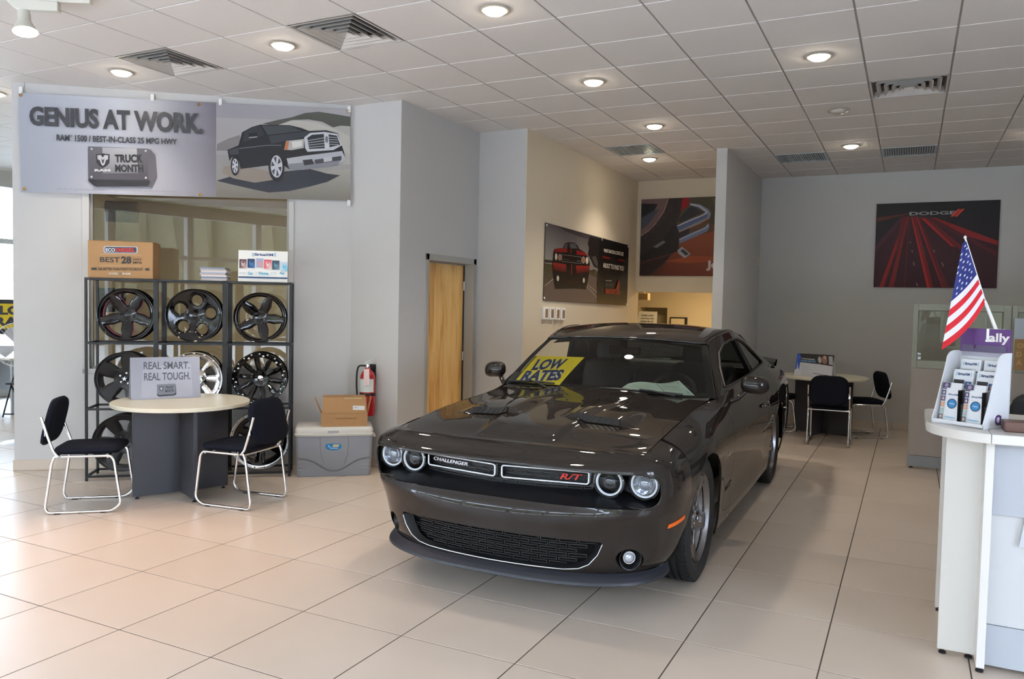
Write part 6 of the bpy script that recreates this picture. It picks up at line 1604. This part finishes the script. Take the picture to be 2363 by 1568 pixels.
for k in range(n_): cell_(vc * (n_ - 1 - k) / n_, vc * (n_ - k) / n_, WHT if k % 2 == 0 else RED)
p.z = .0009
def starp(cx_, cy_, rx, ry): return [(cx_ + (1 if k % 2 == 0 else .42) * rx * math.sin(k * PI / 5), cy_ + (1 if k % 2 == 0 else .42) * ry * math.cos(k * PI / 5)) for k in range(10)]
for r in range(9):
    a = .055 + .056 * r
    wid = 1.0
    sp_ = (.105 + .0) / max(.12, (fedge(a) - hoist(a)).length * 2.6)
    k = 0
    u = .16 + (.0 if r % 2 else .5 * sp_ * .5)
    while u < .97:
        L = (fedge(a) - hoist(a)).length
        p.poly(starp(u, 1 - a - .02 * (u - .5), .0085 / L, .0095 / .62 / 1.0 * 1.05), WHT); p.z -= .0003; u += .031 / L
o = p.build('cloth', t, mat('flag_cloth_dummy', WHT, .6) if False else printmat('flag_cloth', .6, .25))
# wooden block on the counter
q = MB().box(0, .26, 0, .11, 0, .048).build('wooden_block', mat('dark_walnut', hx(96, 64, 56), .4, noise=.2, nscale=12, nstretch=(1, 8, 8)), bevel=.004); q.location = (4.459, -.135, 1.1205); q.rotation_euler = (0, 0, math.radians(2)); tag(q, 'dark brown wooden block on the counter beside the display', 'box')

# ---- cubicle partitions
m_pfr = mat('partition_sage_frame', hx(168, 170, 156), .4); m_pfab = mat('partition_fabric', hx(176, 166, 158), .85, bump=.3, bscale=500); m_pkick = mat('partition_kick', hx(150, 154, 158), .45)
def partition(x, w_, label):
    t = thing('partition', (x, 5.03, 0), 0, label, 'partition', 'cubicle partitions')
    MB().box(0, .05, 0, .06, .02, 1.745).box(w_ - .068, w_, 0, .06, .02, 1.745).box(.05, w_ - .068, 0, .06, 1.68, 1.745).box(.05, w_ - .068, 0, .06, 1.07, 1.152).build('partition_frame', m_pfr, t, bevel=.003)
    MB().box(.05, w_ - .068, .026, .032, 1.152, 1.68).build('pane', glassmat('partition_glass', (.80, .82, .78), 1.4), t)
    for a in ((.05, .058, -.002, .004, 1.152, 1.68), (w_ - .076, w_ - .068, -.002, .004, 1.152, 1.68), (.05, w_ - .068, -.002, .004, 1.672, 1.68), (.05, w_ - .068, -.002, .004, 1.152, 1.16)): MB().box(*a).build('glazing_bead', mat('bead_dark', hx(110, 112, 104), .4), t)
    MB().box(.008, w_ - .008, -.006, .066, .14, 1.068).build('fabric_panel', m_pfab, t, bevel=.004)
    MB().box(0, w_, -.004, .064, .02, .137).build('kick_rail', m_pkick, t, bevel=.003)
    for k in (.04, w_ - .04): MB().lathe([(0, 0), (.016, 0), (.016, .01), (.007, .012), (.007, .022)], 12, 0, Matrix.Translation((k, .03, 0))).build('levelling_foot', m_black, t, smooth=40)
partition(4.08, .885, 'glazed sage cubicle partition behind the flag')
partition(4.972, .885, 'glazed sage cubicle partition at the right edge of the picture')
t = thing('hanging_notice', (4.99, 5.0, 1.12), 0, 'white and tan notice hung on the right partition', 'notice')
MB().box(.0, .3, -.003, 0, 0, .50).build('paper', mat('notice_paper', hx(196, 206, 220), .5), t); MB().box(.008, .3, -.008, -.0035, -.02, .29).build('tan_card', mat('tan_card', hx(166, 128, 84), .6), t)
for k, s in enumerate(('OF', 'D', 'A')):
    vs, fs = text_geo(s, None, .05, .03); MB().add([(.03 + a, -.0085, .2 - .085 * k + c) for a, c in vs], fs).build('lettering', mat('notice_gold', hx(206, 170, 110), .5), t)
# desk and task chair behind the counter
t = thing('office_desk', (4.9, 4.3, 0), 0, 'cream office desk behind the brochure display', 'desk')
MB().box(0, 1.4, 0, .68, .75, .78).build('desk_top', m_lam, t, bevel=.004); MB().box(.03, .06, .04, .64, .0, .75).build('end_panel', m_char, t); MB().box(1.34, 1.37, .04, .64, 0, .75).build('end_panel', m_char, t); MB().box(.06, 1.34, .6, .62, .3, .75).build('modesty_panel', m_char, t)
t = thing('task_chair', (4.83, 2.2, 0), math.radians(150), 'black office chair just visible behind the brown block', 'chair')
b = pad(.46, .5, .07, .14, cyl=.3); T = Matrix.Translation((0, -.24, .84)) @ Matrix.Rotation(math.radians(-6), 4, 'X') @ Matrix.Rotation(PI / 2, 4, 'X') @ Matrix.Rotation(PI, 4, 'Y'); b.v = [T @ v for v in b.v]; b.build('backrest', mat('black_mesh_fabric', hx(30, 32, 36), .7), t, smooth=70)
b = pad(.5, .48, .08, .12); b.v = [Matrix.Translation((0, .02, .5)) @ v for v in b.v]; b.build('seat', MATS['black_mesh_fabric'], t, smooth=70)
MB().cyl((0, 0, .07), (0, 0, .46), .03).build('column', m_black, t, smooth=60); MB().tube([(0, 0, .46), (0, -.22, .47), (0, -.265, .62), (0, -.26, .7)], .018, 8).build('back_bracket', m_black, t, smooth=60)
for k in range(5):
    a = 2 * PI * k / 5; MB().cyl((0, 0, .09), (.29 * math.cos(a), .29 * math.sin(a), .07), .022, .016).build('base_arm', m_black, t, smooth=60); MB().lathe([(0, -.012), (.028, -.012), (.028, .012), (0, .012)], 14, 0, Matrix.Translation((.29 * math.cos(a), .29 * math.sin(a), .028)) @ Matrix.Rotation(PI / 2, 4, 'X')).build('castor', m_black, t, smooth=40)

# ---- tent card on the rear table
def tentcard(P0, P1, zt, zb, back, name, label):
    P0 = Vector(P0); P1 = Vector(P1); u = (P1 - P0); L = u.length; T = frame(P0, u, Vector((-u.y, u.x, 0)))
    t = thing_m(name, T, label, 'sign'); h_ = zt - zb
    MB().add([(0, 0, 0), (L, 0, 0), (L, back / 2, h_), (0, back / 2, h_), (0, .003, 0), (L, .003, 0), (L, back / 2 + .003, h_), (0, back / 2 + .003, h_)], [(0, 1, 2, 3), (7, 6, 5, 4), (1, 5, 6, 2), (0, 3, 7, 4), (3, 2, 6, 7)]).build('front_board', m_dw, t)
    MB().add([(0, back, 0), (L, back, 0), (L, back / 2 + .003, h_), (0, back / 2 + .003, h_), (0, back - .003, 0), (L, back - .003, 0), (L, back / 2 + .001, h_ - .003), (0, back / 2 + .001, h_ - .003)], [(3, 2, 1, 0), (4, 5, 6, 7), (1, 2, 6, 5), (0, 4, 7, 3)]).build('rear_board', m_dw, t)
    return t, L, math.hypot(h_, back / 2)
t, L, hh_ = tentcard((2.70, 6.70, .789), (3.17, 6.63, .789), 1.075, .789, .26, 'tent_card', 'blue and black roadside assistance tent card on the rear table')
p = Print(L, hh_, [(325, 205), (815, 240), (747, 505), (262, 510)])
p.quad([(325, 205), (815, 240), (747, 505), (262, 510)], [hx(200, 200, 206)] * 4); BLU = hx(40, 90, 190)
p.poly([(325, 205), (378, 209), (330, 430), (322, 330), (310, 420), (272, 436)], BLU); p.poly([(372, 208), (815, 240), (776, 375), (600, 352), (340, 330)], hx(28, 26, 30)); p.disc((356, 258), 26, 36, hx(30, 60, 150)); p.disc((356, 258), 17, 24, hx(50, 100, 210)); p.poly([(335, 290), (372, 295), (340, 440), (325, 330)], hx(36, 70, 170))
p.text('5-YEAR/100,000-MILE', [(384, 274), (570, 288), (568, 306), (382, 292)], hx(214, 214, 220), .02); p.text('ROADSIDE ASSISTANCE', [(378, 300), (580, 313), (576, 335), (374, 322)], hx(120, 170, 230), .03)
p.poly([(600, 235), (812, 245), (780, 370), (605, 345)], hx(52, 38, 36)); p.disc((632, 300), 22, 42, hx(170, 168, 166)); p.disc((690, 300), 32, 50, hx(150, 104, 86)); p.disc((700, 270), 18, 22, hx(196, 150, 128)); p.poly([(745, 255), (790, 258), (782, 362), (740, 355)], hx(170, 172, 178))
for k in range(6): p.stroke([(372, 372 + 24 * k), (450 + 40 * (k % 3), 378 + 24 * k)], 3, hx(150, 150, 160))
p.stroke([(530, 470), (718, 488)], 6, hx(70, 70, 80)); o = p.build('card_print', t, m_print); o.matrix_local = frame((0, -.0008, 0), (1, 0, 0), (0, .13, .286))
# ================================================================== far left, back room and office contents
# pedestal fan behind the wall end
FX, FY = -4.78, 1.03
t = thing('pedestal_fan', (FX, FY, 0), math.radians(52), 'white pedestal fan half hidden behind the left wall end', 'fan')
m_fan = mat('fan_white_plastic', hx(214, 214, 218), .4)
MB().lathe([(0, .035), (.03, .035), (.06, .028), (.17, .012), (.19, 0), (0, 0)], 32).build('base', m_fan, t, smooth=40)
MB().cyl((0, 0, .03), (0, 0, .98), .014).build('pole', m_fan, t, smooth=60)
TF = Matrix.Translation((0, 0, 1.095)) @ Matrix.Rotation(PI / 2, 4, 'X')
MB().lathe([(0, -.12), (.05, -.115), (.06, -.03), (.05, .0), (0, .0)], 20, 0, TF).build('motor', m_fan, t, smooth=50)
for k in range(4):
    a = k * PI / 2 + .4; MB().add([TF @ Vector((.04 * math.cos(a), .04 * math.sin(a), .02)), TF @ Vector((.2 * math.cos(a - .35), .2 * math.sin(a - .35), .01)), TF @ Vector((.21 * math.cos(a + .1), .21 * math.sin(a + .1), .03)), TF @ Vector((.19 * math.cos(a + .45), .19 * math.sin(a + .45), .05)), TF @ Vector((.05 * math.cos(a + .7), .05 * math.sin(a + .7), .045))], [(0, 1, 2, 3, 4)]).build('blade', mat('fan_blade', hx(170, 172, 178), .4), t)
cg = MB()
for z_, r_ in ((.0, .245), (.085, .245), (-.05, .1), (.1, .05)): cg.tube([TF @ Vector((r_ * math.cos(2 * PI * k / 32), r_ * math.sin(2 * PI * k / 32), z_)) for k in range(32)], .004 if r_ > .2 else .003, 6, closed=True)
for k in range(40):
    a = 2 * PI * k / 40; c, s = math.cos(a), math.sin(a)
    cg.tube([TF @ Vector((.05 * c, .05 * s, .1)), TF @ Vector((.19 * c, .19 * s, .098)), TF @ Vector((.245 * c, .245 * s, .085)), TF @ Vector((.245 * c, .245 * s, .0))], .0016, 5)
tag(cg.build('cage', m_fan, t, smooth=60), kind='stuff')
# folding chair, desk and sale sign beyond
t = thing('folding_chair', (-6.62, 2.28, 0), math.radians(-150), 'black folding chair at the far left edge', 'chair')
for s in (-1, 1):
    MB().tube(bend([(s * .21, .24, .01), (s * .21, .02, .45), (s * .2, -.2, .86)], .04), .011, 8).build('front_frame', m_black, t, smooth=60); MB().tube(bend([(s * .19, -.22, .01), (s * .19, .1, .46)], .04), .011, 8).build('rear_leg', m_black, t, smooth=60)
MB().box(-.2, .2, -.16, .2, .44, .465).build('seat', m_black, t, bevel=.01); MB().box(-.2, .2, -.205, -.18, .66, .85).build('backrest', m_black, t, bevel=.01); MB().cyl((-.21, .22, .05), (.21, .22, .05), .009).cyl((-.19, -.2, .05), (.19, -.2, .05), .009).build('crossbars', m_black, t)
t = thing('sales_desk', (-8.4, 2.2, 0), 0, 'pale sales desk at the far left edge', 'desk')
MB().box(0, 1.5, 0, .75, .74, .77).build('desk_top', m_lam, t, bevel=.004); MB().box(.05, .08, .05, .7, 0, .74).build('end_panel', m_cgrey, t); MB().box(1.42, 1.45, .05, .7, 0, .74).build('end_panel', m_cgrey, t); MB().box(.08, 1.42, .66, .68, .2, .74).build('modesty_panel', m_cgrey, t)
t = thing('yellow_sign', (-7.42, 2.66, .7705), math.radians(58), 'yellow low rates sale sign at the far left edge', 'sign')
MB().box(-.4, .4, 0, .01, .3, .8).build('board', mat('sale_yellow', hx(226, 196, 30), .5), t); MB().box(-.4, .4, -.002, 0, .3, .38).box(-.4, .4, -.002, 0, .74, .8).build('black_strip', m_black, t)
MB().box(-.32, -.29, .0, .02, 0, .3).box(.29, .32, 0, .02, 0, .3).box(-.33, -.28, -.08, .08, 0, .012).box(.28, .33, -.08, .08, 0, .012).build('stand', m_black, t)
for s, z_ in (('LOW', .58), ('RATES', .42)):
    vs, fs = text_geo(s, .5 if s == 'LOW' else .62, .13, .05); MB().add([(-.25 * (1 if s == 'LOW' else 1.24) + a, -.0025, z_ + c) for a, c in vs], fs).build('lettering', mat('sign_navy', hx(40, 40, 50), .5), t)
vs, fs = text_geo('SALE', .3, .05, .03); MB().add([(-.15 + a, -.003, .315 + c) for a, c in vs], fs).build('strip_lettering', mat('sale_yellow', hx(226, 196, 30), .5), t)
# back room: suggestion box, dark cabinet, loudspeaker, notice
t = thing('ballot_sign', (-.62, 10.7, 1.30), 0, 'white lettered card standing in the lit back room', 'sign')
MB().add([(-.16, 0, 0), (.26, 0, 0), (.26, .03, .26), (-.10, .03, .26)], [(0, 1, 2, 3)]).add([(-.16, .004, 0), (.26, .004, 0), (.26, .034, .26), (-.10, .034, .26)], [(3, 2, 1, 0)]).build('card', m_dw, t)
for k, s in enumerate(('THE BEST WORST', 'CAR YOU CAN', 'DRIVE IT')):
    vs, fs = text_geo(s, .26, .028, .02); MB().add([(-.06 + a, .016 - .006 * k * .5 - .014 + .003, .17 - .06 * k + c) for a, c in vs], fs).build('lettering', m_black, t)
q = MB().box(-.4, .5, -.2, .3, 0, 1.30).build('pedestal', m_beige, bevel=.004); q.location = (-.62, 10.68, 0); tag(q, 'beige pedestal in the lit back room', 'pedestal')
t = thing('dark_frame', (0.0, 10.985, 1.2), 0, 'dark framed notice on the back room wall', 'picture'); MB().box(-.17, .17, -.02, .0, 0, .26).build('frame', m_black, t); MB().box(-.15, .12, -.024, -.0205, .02, .235).build('sheet', m_beige, t)
t = thing('wall_speaker', (.42, 7.9, 1.70), 0, 'small beige loudspeaker under the header of the opening', 'speaker'); t.location = (-.25, 9.5, 1.77)
MB().box(-.09, .09, -.07, .07, 0, .13).build('case', mat('speaker_beige', hx(196, 176, 140), .5), t, bevel=.01); MB().box(-.075, .075, -.074, -.0705, .015, .115).build('grille', mat('speaker_grille', hx(150, 132, 100), .6), t); MB().cyl((0, 0, .13), (0, 0, .53), .012).build('ceiling_stem', m_white, t)
# office: desk with a dark poster and a blind
t = thing_m('office_table', frame(onA(1.6, -1.6), AU, -AN), 'desk inside the office behind the window', 'desk')
MB().box(-.8, .9, -.4, .4, .74, .77).build('desk_top', m_lam, t); MB().box(-.76, -.73, -.36, .36, 0, .74).build('end_panel', m_char, t); MB().box(.83, .86, -.36, .36, 0, .74).build('end_panel', m_char, t)
t = thing_m('event_poster', TAF @ Matrix.Translation((.70, 1.50, -.075)), 'dark square poster behind the office glass at left', 'poster')
MB().box(0, .25, 0, .23, -.004, 0).build('card', mat('poster_charcoal', hx(48, 52, 58), .5), t); p = Print(.25, .23); p.stroke([(.03, .19), (.2, .19), (.2, .06), (.03, .06), (.03, .19)], .003, hx(150, 156, 164)); p.text('EVENT', [(.07, .12), (.16, .12), (.16, .1), (.07, .1)], hx(150, 156, 164)); p.text('SHOWCASE', [(.04, .155), (.19, .155), (.19, .135), (.04, .135)], hx(150, 156, 164)); p.build('poster_print', t, m_print)
t = thing_m('roller_blind', TAF @ Matrix.Translation((.66, 2.45, -.5)), 'rolled brown blind at the top left inside the office window', 'blind')
MB().cyl((0, .1, 0), (.3, .1, 0), .06).build('roll', mat('blind_brown', hx(92, 80, 62), .7), t, smooth=60); MB().box(0, .3, -.05, .1, -.004, .004).build('cloth', MATS['blind_brown'], t)
